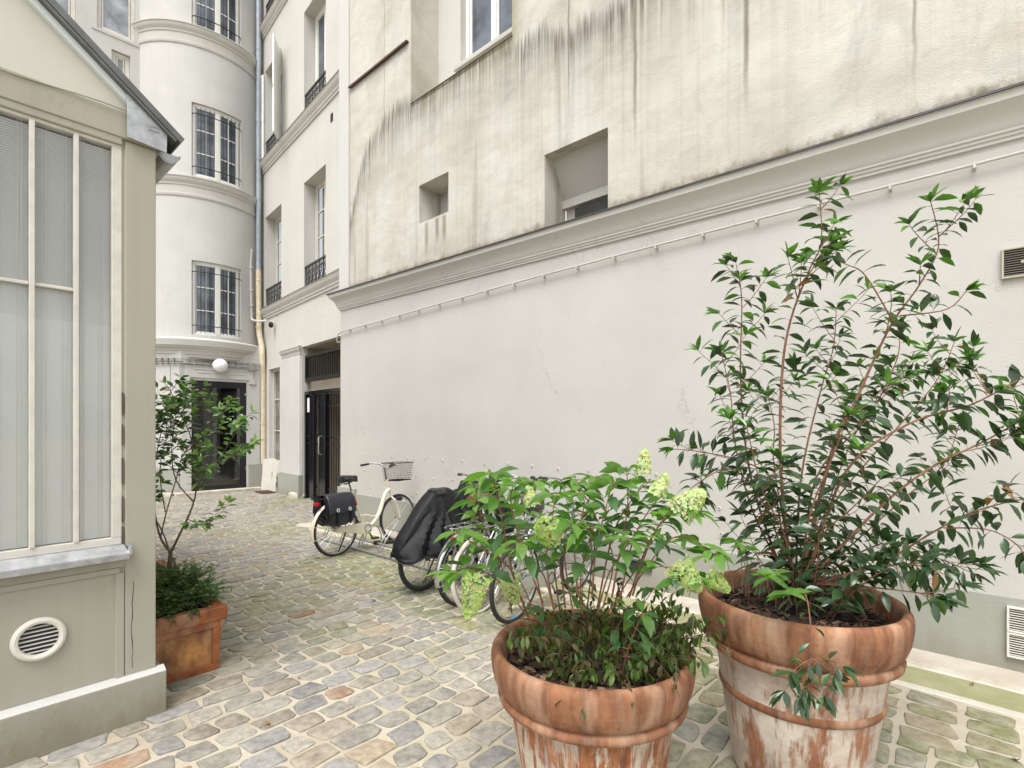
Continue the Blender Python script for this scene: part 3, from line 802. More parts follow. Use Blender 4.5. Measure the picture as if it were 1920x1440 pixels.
# ---------------------------------------------------------------- round stair tower
TO=Vector((-8.4,14.0,0)); TR=1.6
def tfn(s,d,z):
    a=s/TR; return ((TR-d)*math.sin(a),-(TR-d)*math.cos(a),z)
def tower():
    b=thing('stair_tower','round white stair tower with barred curved windows and moulded bands','tower',TO)
    s0,s1=-.95,TR*R(97); wa,wb=TR*R(24.5),TR*R(65.5)
    wins=[(wa,wb,3.88,5.68,.14),(wa,wb,7.72,9.50,.14),(wa,wb,11.35,13.2,.14)]
    m=MB(weld=True); m.wall(tfn,s0,s1,3.3,15.5,wins,seg=.12); m.build('wall',M['wall_white'],b)
    c=MB(); F=MB()
    prof=[(0,-.47),(.02,-.465),(.03,-.435),(.03,-.40),(.012,-.385),(.012,-.21),(.03,-.2),(.035,-.15),(.07,-.115),(.09,-.07),(.095,-.03),(.115,-.02),(.115,0),(0,.02)]
    def arc(a0,a1,z,n=26,rr=TR):
        out=[]
        for i in range(n+1):
            t=a0+(a1-a0)*i/n; o=(math.sin(t),-math.cos(t),0); out.append(((o[0]*rr,o[1]*rr,z),o))
        return out
    for z in (7.66,11.32):
        c=MB(); c.sweep(prof,arc(R(-34),R(97),z)); c.build('string_course',M['moulding'],b,sharp=25)
    # lead-covered ledge above the ground floor, with mouldings beneath
    l=MB(); l.sweep([(0,-.46),(.03,-.45),(.03,-.40),(.055,-.38),(.06,-.33),(.085,-.30),(.095,-.27),(.15,-.235),(.165,-.20),(.19,-.19),(.215,-.05),(.205,-.03),(.0,.03)],arc(R(-44),R(88),3.78))
    l.build('ledge',M['moulding'],b,sharp=25)
    for i,(a,c2,z0,z1,dp) in enumerate(wins):
        w=casement(b,tfn,a+.01,c2-.01,z0,z1,.12,M['white_paint'],M['dark_glass'],leaves=2,cols=2,rows=3,fw=.05,seg=6)
        g=MB()
        for zz in (z0+.22,z1-.28):
            g.tube([tfn(a-.02+(c2-a+.04)*k/14,(-.045 if 0<k<14 else .03),zz) for k in range(15)],.011,6)
        for k in range(1,12):
            s=a+(c2-a)*k/12
            if k==6: continue
            g.tube([tfn(s,-.03,z0+.05),tfn(s,-.03,z1-.12)],.0075,5)
        g.build('window_bars',M['iron'],w)
    # ground floor front: flat wall, then the door bay
    P0=(-1.35,-1.68); P1=(.5,-1.6); P2=(1.8,-.4)
    def seg(A,B):
        u=Vector((B[0]-A[0],B[1]-A[1])); L=u.length; u/=L; nrm=Vector((-u.y,u.x))
        return (lambda s,d,z:(A[0]+u.x*s+nrm.x*d, A[1]+u.y*s+nrm.y*d, z)), L
    f0,L0=seg(P0,P1); f1,L1=seg(P1,P2)
    D=(.215,1.45,.085,2.78,.12)
    m=MB(); m.wall(f0,0,L0,0,3.75); m.wall(f1,0,L1,0,3.75,[D]); m.build('ground_floor_wall',M['wall_white'],b)
    p=MB(); p.box(D[1]+.03,L1+.1,-.03,.02,.02,.68,0,f1); p.build('plinth',M['plinth_grey'],b,bevel=.008)
    p=MB(); p.box(0,L0-.02,-.02,.02,0,.66,0,f0); p.build('plinth',M['plinth_grey'],b,bevel=.008)
    s=MB(); s.box(-.15,L1+.15,-.22,.3,-.01,.085,0,f1); s.box(.4,L0-.1,-.20,.1,-.01,.08,0,f0); s.build('door_step',M['stone'],b,bevel=.015)
    h=MB()
    h.box(D[0]-.13,D[1]+.16,-.03,.02,2.84,3.16,0,f1); h.box(D[0]-.17,D[1]+.20,-.05,.0,3.17,3.22,0,f1)
    h.box(D[0]+.04,D[1]+.02,-.045,-.028,3.04,3.07,0,f1); h.box(D[0]+.1,D[1]-.05,-.042,-.027,2.96,2.985,0,f1)
    h.box(D[0]-.17,D[0]-.03,-.04,.02,2.74,2.84,0,f1); h.box(D[1]+.05,D[1]+.2,-.04,.02,2.74,2.84,0,f1)
    h.build('door_lintel',M['wall_white'],b,bevel=.01)
    a,c2,z0,z1,_=D
    d=MB(); fw=.13
    d.box(a,c2,.03,.10,z1-.16,z1,0,f1); d.box(a,a+fw,.031,.099,z0,z1-.16,0,f1); d.box(c2-fw,c2,.031,.099,z0,z1-.16,0,f1); d.box(a+fw,c2-fw,.032,.098,z0,z0+.10,0,f1)
    d.box(a+fw,c2-fw,.05,.085,1.46,1.50,0,f1)
    dr=d.build('door',M['black_frame'],b); dr['label']='black framed glass door under a round white lamp'
    p=MB(); p.box(a+.1,c2-.1,.06,.068,z0+.08,z1-.14,0,f1); p.build('pane',M['glass_dim'],dr)
    k=MB(); k.tube([f1(a+.19,-.03,.85),f1(a+.19,-.03,1.48)],.014,8); k.tube([f1(a+.19,.06,.95),f1(a+.19,-.03,.95)],.01,6); k.tube([f1(a+.19,.06,1.4),f1(a+.19,-.03,1.4)],.01,6)
    k.build('handle',M['pipe_cream'],dr)
    hb=MB()
    for z in (.55,1.5,2.45): hb.tube([f1(c2-.03,.02,z),f1(c2-.03,.02,z+.06)],.012,6)
    hb.build('hinge',M['chrome'],dr)
    # hall behind the glass
    q=MB(); A,C=a-.3,c2+.5
    q.quad(f1(A,.13,.07),f1(A,.13,2.95),f1(A,3.2,2.95),f1(A,3.2,.07)); q.quad(f1(C,.13,.07),f1(C,3.2,.07),f1(C,3.2,2.95),f1(C,.13,2.95))
    q.quad(f1(A,3.2,.07),f1(A,3.2,2.95),f1(C,3.2,2.95),f1(C,3.2,.07)); q.quad(f1(A,.13,2.95),f1(C,.13,2.95),f1(C,3.2,2.95),f1(A,3.2,2.95)); q.quad(f1(A,.1,.07),f1(A,3.2,.07),f1(C,3.2,.07),f1(C,.1,.07))
    q.box(a+.45,a+.62,.9,1.15,.07,2.9,0,f1)
    hall=q.build('hall',M['hall_in'],b)
    st=MB()
    for k in range(5): st.box(a+.62,C-.02,.8+k*.28,3.1,.07+k*.16,.07+k*.16+.13,0,f1); st.box(a+.6,C-.01,.77+k*.28,3.1,.20+k*.16,.23+k*.16,0,f1)
    st.build('stair',M['marble'],hall)
    st=MB(); st.box(a+.62,a+.95,.72,.8,.95,2.95,0,f1); st.box(c2-.42,C,1.9,2.0,.8,2.95,0,f1); st.build('dark_panel',M['dark_in'],hall)
    # cable bundle under the ledge
    cb=MB()
    for j,(off,z) in enumerate(((.035,3.27),(.03,3.22),(.045,3.17))):
        pts=[]
        for i in range(14): pts.append(Vector(f0(L0*i/13,-off,z+.012*noise.noise((i*.7,j,0)))))
        for i in range(1,14): pts.append(Vector(f1(L1*i/13,-off-.02,z+.012*noise.noise((i*.7,j,3))-(.03 if j==2 and i>6 else 0))))
        cb.tube(pts,.009+.003*j,6)
    for i in range(1,13): cb.box(L0*i/13-.006,L0*i/13+.006,-.06,0,3.14,3.29,0,f0)
    for i in range(1,12): cb.box(L1*i/12-.006,L1*i/12+.006,-.075,0,3.13,3.29,0,f1)
    cb.tube([f1(-.02,-.03,3.2),f1(-.03,-.03,2.95),f1(0,-.03,2.80),f1(.1,-.035,2.77),f1(.2,-.04,2.78)],.008,6)
    cb.tube([f1(-.22,-.03,3.2),f1(-.22,-.03,2.2),f1(-.22,-.03,1.2)],.008,6)
    cb.box(L1-.3,L1-.14,-.08,0,3.10,3.24,0,f1)
    cb.build('cable_bundle',M['cable'],b)
    # globe lamp
    lp=thing('wall_lamp','round white opal wall lamp above the black glass door','lamp',Vector(f1(.80,-.16,3.16))+TO)
    g=MB(); g.lathe([(.0005,-.17)]+[(.17*math.sin(t),-.17*math.cos(t)) for t in [math.pi*k/16 for k in range(1,16)]]+[(.0005,.17)],28); g.build('globe',M['opal'],lp)
    g=MB(); n=Vector(f1(0,1,0))-Vector(f1(0,0,0)); g.tube([n*.10,n*.19],.07,16); g.build('mount',M['white_plastic'],lp)
    return b
tower()

# ---------------------------------------------------------------- rear facade on the left
def rear():
    ang=math.pi/4
    b=thing('rear_building','pale facade left of the round tower, seen above the veranda roof','building',(-8.86,12.6,0),ang)
    W=[(-.95,-.22,10.82,12.7,.16),(-.68,-.33,9.55,10.47,.22),(-2.05,-1.32,10.75,12.6,.16)]
    m=MB(); m.wall(ident,-9,.2,0,15.5,W); m.build('wall',M['wall_white'],b)
    c=MB(); c.box(-.06,.22,-.09,.02,0,15.5); c.build('pilaster',M['wall_white'],b,bevel=.01)
    c=MB(); c.box(-.16,-.055,-.06,.02,11.28,11.33); c.box(-1.05,-.16,-.02,.03,10.76,10.815); c.build('sill',M['moulding'],b)
    for (a,c2,z0,z1,dp) in W:
        casement(b,ident,a+.005,c2-.005,z0+.005,z1-.005,.12,M['timber'],M['frost'],leaves=1,cols=1,rows=1,fw=.08)
rear()
def downpipes():
    p=thing('downpipe','tall blue-grey downpipe in the corner between tower and gate building, cream lower half','downpipe')
    X=-6.66;Y=13.78
    m=MB(); m.tube([(X-.05,Y-.03,5.75),(X-.05,Y-.03,15.5)],.065,14)
    for z in (6.9,8.7,9.7,11.6,13.3): m.tube([(X-.05,Y-.03,z),(X-.05,Y-.03,z+.06)],.075,14)
    m.build('upper_pipe',M['pipe_grey'],p)
    m=MB(); m.tube([(X-.05,Y-.03,5.8),(X-.04,Y-.03,4.25),(X-.02,Y-.05,4.1),(X+.10,Y-.16,3.75),(X+.12,Y-.18,3.5),(X+.10,Y-.12,3.1),(X+.10,Y-.10,2.9),(X+.11,Y-.10,.05)],.07,14)
    for z in (5.5,4.25,1.72,2.95): m.tube([(X+(-.045 if z>4 else .10),Y-(.03 if z>4 else .10),z),(X+(-.045 if z>4 else .10),Y-(.03 if z>4 else .10),z+.05)],.08,14)
    m.build('lower_pipe',M['pipe_cream'],p)
    q=thing('conduit_pipe','thin white cable tube bending from the tower window to the security camera','pipe')
    m=MB(); X2,Y2=-6.82,13.62; m.tube([(X2+.0,Y2+.0,6.3),(X2-.02,Y2-.02,5.9),(X2,Y2-.02,4.6),(X2,Y2-.03,4.5),(X2+.05,Y2-.08,4.43),(X2+.25,Y2-.15,4.38),(X2+.55,Y2-.3,4.37)],.03,8)
    for z in (5.8,5.2,4.8): m.box(X2-.045,X2+.045,Y2-.06,Y2+.02,z,z+.03)
    m.build('tube',M['wall_white'],q)
    c=thing('security_camera','small black security camera on the cream wall left of the gate','camera',at(508,607,13.15))
    m=MB(); m.tube([(0,.05,.05),(.0,-.01,.03)],.04,10); m.build('bracket',M['white_plastic'],c)
    m=MB(); d=Vector((.35,-.75,-.5)).normalized(); m.tube([d*-.02,d*.02,d*.14],[.05,.06,.055],14); m.build('body',M['black_plastic'],c)
downpipes()
# two cracked marble slabs leaning by the downpipe, threshold stone, drain
def slab(lab,px,Y,w,h,t,lean,rz):
    p=at(px,800,Y); r=random.Random(px)
    mb=MB(); pts=[(-w/2,0),(w/2,0)]
    for k in range(1,9): pts.append((w/2+r.uniform(-.03,.012),h*k/8*.97))
    pts+= [(w*.1,h),( -w/2,h*.96)]
    mb.prism(pts,-t/2,t/2)
    o=mb.build('marble_slab',M['slab'],bevel=.004); o.location=(p.x,p.y,.02); o.rotation_euler=(-lean,0,rz); tag(o,lab,'slab')
slab('left broken marble slab leaning below the cream downpipe',502,13.30,.36,.82,.05,.14,-.15)
slab('thinner broken marble slab leaning right of the other beside the wired window',513.5,13.05,.17,.76,.05,.12,-.5)
m=MB(); m.lathe([(.0005,.0)]+[(1,0.0),(1.04,.3),(.98,.75),(.8,.95),(.0005,1.0)],22,wob=.12)
o=m.build('threshold_stone',M['stone']); o.scale=(.24,.15,.14); o.location=at(560,930,1); p=at(561,800,12.15); o.location=(p.x,p.y-.1,0); o.rotation_euler=(0,0,-.5)
tag(o,'low rounded limestone block at the foot of the gate pilaster','stone')
m=MB()
for k in range(10): m.box(-.26,.26,-.14+k*.03,-.128+k*.03,0,.02)
m.box(-.28,-.26,-.16,.16,0,.022); m.box(.26,.28,-.16,.16,0,.022); m.box(-.26,.26,-.16,-.145,0,.022); m.box(-.26,.26,.145,.16,0,.022)
o=m.build('drain_grate',M['rust']); p=at(497,800,12.95); o.location=(p.x,p.y,.012); o.rotation_euler=(0,0,CW); tag(o,'rusty iron drain grate on the paving before the marble slabs','drain')
# ---------------------------------------------------------------- veranda house (left)
def veranda():
    b=thing('veranda_house','olive-grey painted veranda house with a tall white-framed window and zinc-edged gable roof','house',HO,HX)
    XL=-4.6; WX0,WX1=-4.12,-.155; WZ0,WZ1=1.0,3.235
    WH=(WX0,WX1,.985,WZ1,.10)
    m=MB(); m.wall(ident,XL,0,0,3.40,[WH]); m.quad((0,0,0),(0,0,3.40),(0,5,3.40),(0,5,0)); m.quad((XL,0,0),(XL,5,0),(XL,5,3.4),(XL,0,3.4))
    m.build('wall',M['olive'],b)
    # corner post, head beam, trims
    p=MB(); p.box(-.142,.004,-.012,.06,.20,3.24); p.build('corner_post',M['olive'],b,bevel=.006)
    p=MB(); p.box(XL,.008,-.026,.05,3.245,3.392); p.box(XL,-.155,-.020,.05,3.205,3.247); p.build('head_beam',M['olive'],b,bevel=.006)
    t=MB(); t.box(XL,-.165,-.014,.02,.842,.872); t.box(-.185,-.145,-.013,.02,.24,.842); t.box(XL,-.14,-.010,.02,.872,.94)
    t.build('panel_trim',M['olive'],b,bevel=.004)
    pl=MB(); pl.box(XL,.045,-.055,.30,-.02,.245); pl.box(-.02,.045,.2,5,-.02,.245); pl.build('plinth',M['olive_dark'],b,bevel=.004)
    pc=MB(); pc.prism([(XL,.2455),(.044,.2455),(.044,.262),(XL,.262)],-.003,-.002)
    pc.quad((XL,-.054,.2462),(.044,-.054,.2462),(.044,-.002,.268),(XL,-.002,.268)); pc.build('plinth_capping',M['wall_white'],b)
    # zinc sill
    s=MB(); s.box(XL+.3,-.135,-.075,.08,.950,.958); s.box(XL+.3,-.135,-.079,-.072,.925,.958); s.quad((XL+.3,-.02,1.0),(-.15,-.02,1.0),(-.135,-.075,.9585),(XL+.3,-.075,.9585))
    s.box(XL+.3,-.15,-.02,.06,.975,1.0); s.obox((-.13,-.045,.972),(.008,0,.004),(0,.036,0),(0,0,.024))
    s.build('window_sill',M['zinc'],b,bevel=.002)
    # window frame: right stile, panes .173 apart
    f=MB(); yf=-.004
    f.box(WX0,WX1,yf,.05,WZ1-.045,WZ1); f.box(WX0,WX1,yf,.05,1.0,1.04); f.box(-.20,WX1,yf-.001,.051,1.04,WZ1-.045); f.box(WX0,WX0+.04,yf-.001,.051,1.04,WZ1-.045)
    xs=[-.351]; k=0
    while xs[-1]>WX0+.25: xs.append(xs[-1]-.172)
    for i,x in enumerate(xs):
        f.box(x-.011,x+.011,yf-.008,.05,1.04,WZ1-.045)
        x2=xs[i+1]+.011 if i+1<len(xs) else WX0+.04
        if i%3!=2: f.box(x2,x-.011,yf+.006,.045,2.362,2.380)
    w=f.build('window',M['timber'],b,bevel=.003)
    edges=[-.20]+xs+[WX0+.04]
    g=MB()
    for a,c in zip(edges,edges[1:]):
        x0,x1=c+.011,a-(.011 if a!=-.20 else 0); tw=rnd.uniform(-.002,.002)
        g.quad((x0,.018+tw,1.04),(x1,.018-tw,1.04),(x1,.018-tw*.5,2.372),(x0,.018+tw*.5,2.372)); tw=rnd.uniform(-.002,.002)
        g.quad((x0,.018+tw,2.372),(x1,.018-tw,2.372),(x1,.018-tw,WZ1-.045),(x0,.018+tw,WZ1-.045))
    g.build('pane',M['glass_ver'],w)
    bl=MB()
    x0,x1=WX0+.04,-.20; n=0; z=1.05
    while z<WZ1-.05:
        q=(z-1.05)/2.1; tilt=1.42 if q<.55 else (1.36-.28*min(1,(q-.55)/.12))
        tilt+=.05*noise.noise((z*3,0,0))
        h=.0078
        bl.obox(((x0+x1)/2,.045,z),((x1-x0)/2,0,0),(0,-h*math.cos(tilt),-h*math.sin(tilt)),(0,.0003,.0003)); z+=.0125
    for x in edges:
        for dx in (-.05,-.035,-.13,-.115):
            if x+dx<WX0+.05: continue
            bl.tube([(x+dx,.034,1.05),(x+dx,.034,WZ1-.05)],.0012,4)
    bl.build('venetian_blind',M['blind'],w)
    # pale room behind the blind
    rm=MB(); rm.quad((WX0,.9,.9),(WX1,.9,.9),(WX1,.9,3.3),(WX0,.9,3.3)); rm.quad((WX0,.1,.95),(WX1,.1,.95),(WX1,.9,.95),(WX0,.9,.95)); rm.quad((WX0,.1,3.28),(WX0,.9,3.28),(WX1,.9,3.28),(WX1,.1,3.28))
    rm.quad((WX1,.1,.95),(WX1,.1,3.28),(WX1,.9,3.28),(WX1,.9,.95)); rm.quad((WX0,.1,.95),(WX0,.9,.95),(WX0,.9,3.28),(WX0,.1,3.28))
    M['room']=plain('veranda_room',(.45,.46,.44),.9,var=.3,scale=2); rm.build('room',M['room'],w)
    # caulk stains beside the frame
    st=MB(); r=random.Random(9); zz=1.0
    while zz<1.75:
        L=r.uniform(.04,.16); st.box(-.1545,-.1545+r.uniform(.003,.009),-.0135,-.002,zz,zz+L); zz+=L+r.uniform(.01,.12)
    st.build('cracked_putty',M['rust'],b)
    r=random.Random(4); ck=MB(); pts=[]; z=.30
    while z<.82: pts.append((-.108+.004*math.sin(z*9)+r.uniform(-.004,.004),-.0122,z)); z+=r.uniform(.02,.06)
    ck.tube(pts,[r.uniform(.0007,.0022) for _ in pts],5); ck.build('crack',M['dark_in'],b)
    # gable board and roof
    ridge=-2.25; rz=lambda x: 3.336+.81*(.132-x)
    gb=MB(); gb.prism([(XL,3.394),(.02,3.394),(.02,rz(.02)-.11),(ridge,rz(ridge)-.11),(XL,rz(ridge*2-XL)-.11)],-.004,.02); gb.build('gable_board',M['board'],b)
    def slope(x0,x1,lo,hi,y0,y1,mb):
        A=(x0,rz(x0)) ; B=(x1,rz(x1))
        nx,nz=-.629,-.777     # inward (downwards) normal of slope
        mb.prism([(A[0]-nx*lo*-1,A[1]+nz*lo),(B[0]+nx*lo,B[1]+nz*lo),(B[0]+nx*hi,B[1]+nz*hi),(A[0]+nx*hi,A[1]+nz*hi)],y0,y1)
    rf=MB(); slope(ridge,.132,0,.035,-.075,5,rf); 
    rf.prism([(ridge,rz(ridge)),(2*ridge-.132,rz(.132)),(2*ridge-.132,rz(.132)-.045),(ridge,rz(ridge)-.045)],-.075,5)
    rf.build('roof',M['zinc_dark'],b)
    bt=MB(); slope(ridge,.118,.036,.052,-.07,.0,bt); bt.build('rake_trim',M['zinc_dark'],b)
    wt=MB(); slope(ridge,.0,.053,.085,-.035,.0,wt); M['pale_blue']=plain('pale_blue_white_trim',(.66,.72,.72),.35); wt.build('rake_strip',M['pale_blue'],b)
    # zinc end plate of the box gutter
    e=MB(); e.prism([(-.139,3.506),(.051,3.358),(.047,3.232),(-.142,3.247)],-.052,-.044)
    e.tube([(-.139,-.05,3.504),(.051,-.05,3.356)],.006,6)
    e.box(-.04,.012,-.056,-.052,3.328,3.334); e.box(-.036,.006,-.056,-.052,3.352,3.357)
    e.tube([(-.035+.021+.021*math.cos(t),-.053,3.353-.02*math.sin(t)) for t in [k*math.pi/8 for k in range(9)]],.0025,5)
    e.build('gutter_end_plate',M['zinc'],b,bevel=.002)
    gu=MB(); arc=[(.075+.055*math.cos(t),3.262+.055*math.sin(t)) for t in [math.pi+k*math.pi/10 for k in range(11)]]
    for y0,y1 in ((.02,4.9),):
        for (a,c) in zip(arc,arc[1:]): gu.quad((a[0],y0,a[1]),(c[0],y0,c[1]),(c[0],y1,c[1]),(a[0],y1,a[1]),0,True)
        gu.f([gu.v((a[0],y0,a[1])) for a in arc]); gu.box(.0,.025,.0,4.9,3.235,3.30)
    gu.tube([(.132,.02,3.262),(.132,4.9,3.262)],.008,6)
    gu.build('gutter',M['zinc'],b)
    cb=MB(); cb.tube([(-x,-.034-.004*math.sin(x*9),3.393+.012*math.sin(x*7)-.01) for x in [k*.06 for k in range(1,60)]],.0035,5); cb.build('cable',M['olive_dark'],b)
    # round vent
    v=MB(); X,Y,Z=Vector((1,0,0)),Vector((0,0,1)),Vector((0,-1,0))
    vx,vz=-.497,.578
    v.lathe([(.106,0),(.108,.012),(.102,.022),(.092,.026),(.080,.022),(.076,.012),(.076,-.01)],40,(vx,0,vz),0,(X,Y,Z)); rv=v.build('round_vent',M['white_plastic'],b)
    sl=MB()
    for k in range(-3,4):
        z=k*.0205; hw=math.sqrt(max(0,.0765**2-z*z)); sl.obox((vx,-.006,vz+z),(hw,0,0),(0,.007,.0016),(0,-.0006,.0011))
    sl.build('slat',M['white_plastic'],rv)
    d=MB(); d.lathe([(.0765,0),(.0005,.0001)],30,(vx,-.0015,vz),0,(X,Y,Z)); d.build('dark_hole',M['dark_in'],rv)
    return b
veranda()
# ================================================================ POTS
def big_pot(label, loc, R0, H, body, band):
    t=thing('terracotta_pot',label,'flower pot',loc)
    k=R0/.445; h=H/.85
    pr=lambda L:[(r*k,z*h) for r,z in L]
    m=MB(); m.lathe(pr([(.0005,.012),(.26,.0),(.275,.008),(.285,.03),(.305,.16),(.325,.30)]+[(.343,.433)]+[(.362,.56),(.372,.612),(.34,.612)]),72,wob=.006)
    m.build('body',body,t,sharp=50)
    if band:
        m=MB(); m.lathe(pr([(.330,.395),(.343,.398),(.349,.408),(.351,.418),(.349,.428),(.344,.436),(.335,.44)]),72,wob=.006); m.build('band',M['terra_rim'],t,sharp=60)
    m=MB(); m.lathe(pr([(.366,.60),(.380,.597),(.398,.602),(.413,.613),(.417,.632),(.411,.647),(.4005,.653),(.4015,.659),(.412,.664),(.424,.682),(.435,.712),(.4425,.75),(.4465,.785),(.4465,.812),(.442,.833),(.434,.846),(.424,.852),(.412,.848),(.403,.838),(.397,.82),(.388,.78),(.372,.70)]),84,wob=.006)
    m.build('rim',M['terra_rim'],t,sharp=60)
    s=MB(); s.lathe(pr([(.382,.748),(.30,.757),(.2,.772),(.1,.778),(.0005,.776)]),40,wob=.05)
    so=s.build('soil',M['soil'],t)
    c=MB(); r=random.Random(int(R0*1000))
    for i in range(520):
        q=math.sqrt(r.random())*.37*k; a=r.uniform(0,6.283); z=(.766+r.uniform(-.005,.02))*h
        u=Vector((r.gauss(0,1),r.gauss(0,1),r.gauss(0,.4))).normalized(); v=u.cross(Vector((r.gauss(0,.3),r.gauss(0,.3),1))).normalized(); w=u.cross(v)
        c0=r.uniform(.35,1.5); tint=(.07*c0,.036*c0,.022*c0) if r.random()<.9 else (.20,.13,.08)
        b0=len(c.V); c.obox((q*math.cos(a),q*math.sin(a),z),u*r.uniform(.008,.028),v*r.uniform(.005,.013),w*.0025)
        c.C=(c.C or [])+[tint]*(len(c.V)-b0)
    M.setdefault('bark_chip',tint_mat('bark_chip',.85)); c.build('bark_mulch',M['bark_chip'],t)
    return t
def tint_mat(name,rough):
    m,nt,b=nodes(name); a=N(nt,'ShaderNodeAttribute',attribute_name='Tint'); b.inputs['Roughness'].default_value=rough
    nt.links.new(a.outputs['Color'],b.inputs['Base Color']); return m
PF=Vector((.334,2.20,0)); PB=Vector((1.365,2.485,0))
big_pot('smaller round terracotta pot in front, streaked with white lime, holding the hydrangea',PF,.42,.735,M['terra_body_front'],False)
big_pot('largest round terracotta pot, lime-washed with a thin red band, holding the tall shrub',PB,.445,.85,M['terra_body_back'],True)

def box_planter(label, corner, w, h):
    t=thing('square_planter',label,'planter',corner,HX)
    # local: x right along house front, y away; corner = right front foot
    def frust(mb,i,z0,z1,o0,o1,m=0):
        a=[(-w-o0+i*0,-o0,z0),(o0,-o0,z0),(o0,w+o0,z0),(-w-o0,w+o0,z0)]; c=[(-w-o1,-o1,z1),(o1,-o1,z1),(o1,w+o1,z1),(-w-o1,w+o1,z1)]
        A=[mb.v(p) for p in a]; C=[mb.v(p) for p in c]
        for k in range(4): mb.f([A[k],A[(k+1)%4],C[(k+1)%4],C[k]],m)
        return A,C
    b=MB(); A,C=frust(b,0,0,.34*h/.43,0,.022); b.f(A[::-1]); b.f(C); b.build('body',M['terra_panel'],t,bevel=.008)
    # raised frame on the front face (front leans out slightly)
    f=MB(); zt=.34*h/.43
    def ln(x,z,o): q=z/zt*.022; return (x, -q-o, z)
    for (x0,x1,z0,z1) in ((-w,0,.0,.045),(-w,0,zt-.05,zt),(-w,-w+.045,.045,zt-.05),(-.045,0,.045,zt-.05)):
        V=[f.v(ln(x0,z0,.014)),f.v(ln(x1,z0,.014)),f.v(ln(x1,z1,.014)),f.v(ln(x0,z1,.014))]; W=[f.v(ln(x0,z0,-.004)),f.v(ln(x1,z0,-.004)),f.v(ln(x1,z1,-.004)),f.v(ln(x0,z1,-.004))]
        f.f(V)
        for k in range(4): f.f([V[k],W[k],W[(k+1)%4],V[(k+1)%4]])
    f.build('panel_frame',M['terra_box'],t,bevel=.006)
    rm=MB(); z0=zt-.005; o=.045; i=.03
    for (x0,x1,y0,y1) in ((-w-o,o,-o,i),(-w-o,o,w-i,w+o),(-w-o,-w+i,i,w-i),(-i,o,i,w-i)):
        rm.box(x0,x1,y0,y1,z0,h)
    rm.build('rim',M['terra_box'],t,bevel=.012)
    s=MB(); s.box(-w+.0,0,0,w,h-.10,h-.05); s.build('soil',M['soil'],t)
    return t
QB=Vector((-2.008,3.555,0))
box_planter('square terracotta planter at the corner of the veranda house with a raised sooty panel',QB,.45,.43)
box_planter('second square terracotta planter behind, mostly hidden by the veranda corner',(-2.87,4.42,0),.45,.43)

# ================================================================ LEAVES
def leaf(mb, p, d, L, W, droop, tint, r, fold=.25, kind=0, up=None):
    """one leaf blade: base p, heading d, bending down by droop along its length"""
    d=Vector(d).normalized(); side=d.cross(up or Vector((0,0,1)))
    if side.length<.1: side=Vector((1,0,0))
    side.normalize(); roll=r.gauss(0,.5); nrm=side.cross(d)
    side=side*math.cos(roll)+nrm*math.sin(roll)
    prof={0:((0,.06),(.16,.55),(.40,1.0),(.68,.82),(.88,.38),(1,.03)),      # elliptic
          1:((0,.08),(.14,.62),(.32,1.0),(.56,.92),(.80,.50),(1,.04)),      # broad
          2:((0,.1),(.35,.9),(.7,.8),(1,.05))}[kind]
    pos=Vector(p); prev=0; rows=[]; q=d.copy()
    for i,(t,w) in enumerate(prof):
        pos=pos+q*(L*(t-prev)); prev=t
        n=side.cross(q).normalized()
        jag=1.0
        if kind==1 and 0<i<5: jag=1+(.10 if i%2 else -.08)
        hw=W*.5*w*jag
        c0=mb.v(pos,tint); k=fold*hw
        a=mb.v(pos+side*hw+n*k,tuple(x*1.06 for x in tint)); b=mb.v(pos-side*hw+n*k,tuple(x*.94 for x in tint))
        rows.append((a,c0,b))
        q=(q+Vector((0,0,-droop*.30))).normalized()
    for A,B in zip(rows,rows[1:]):
        mb.f([A[0],A[1],B[1],B[0]],0,True); mb.f([A[1],A[2],B[2],B[1]],0,True)
def spline(pts,n=6):
    P=[Vector(p) for p in pts]; out=[]
    for i in range(len(P)-1):
        p0=P[max(i-1,0)];p1=P[i];p2=P[i+1];p3=P[min(i+2,len(P)-1)]
        for k in range(n):
            t=k/n; out.append(.5*((2*p1)+(p2-p0)*t+(2*p0-5*p1+4*p2-p3)*t*t+(3*p1-p0-3*p2+p3)*t**3))
    out.append(P[-1]); return out
def length(P): return sum((b-a).length for a,b in zip(P,P[1:]))
def walk(P,step,start=0,jit=0,r=rnd):
    """points with tangents every step along a polyline, with fraction"""
    T=length(P); acc=0; nxt=start; out=[]
    for a,b in zip(P,P[1:]):
        L=(b-a).length
        while nxt<=acc+L and L>1e-9:
            f=(nxt-acc)/L; out.append((a+(b-a)*f,(b-a)/L,nxt/T)); nxt+=step*(1+r.uniform(-jit,jit))
        acc+=L
    return out
def radii(P,r0,r1): n=len(P); return [r0+(r1-r0)*(i/(n-1))**.8 for i in range(n)]

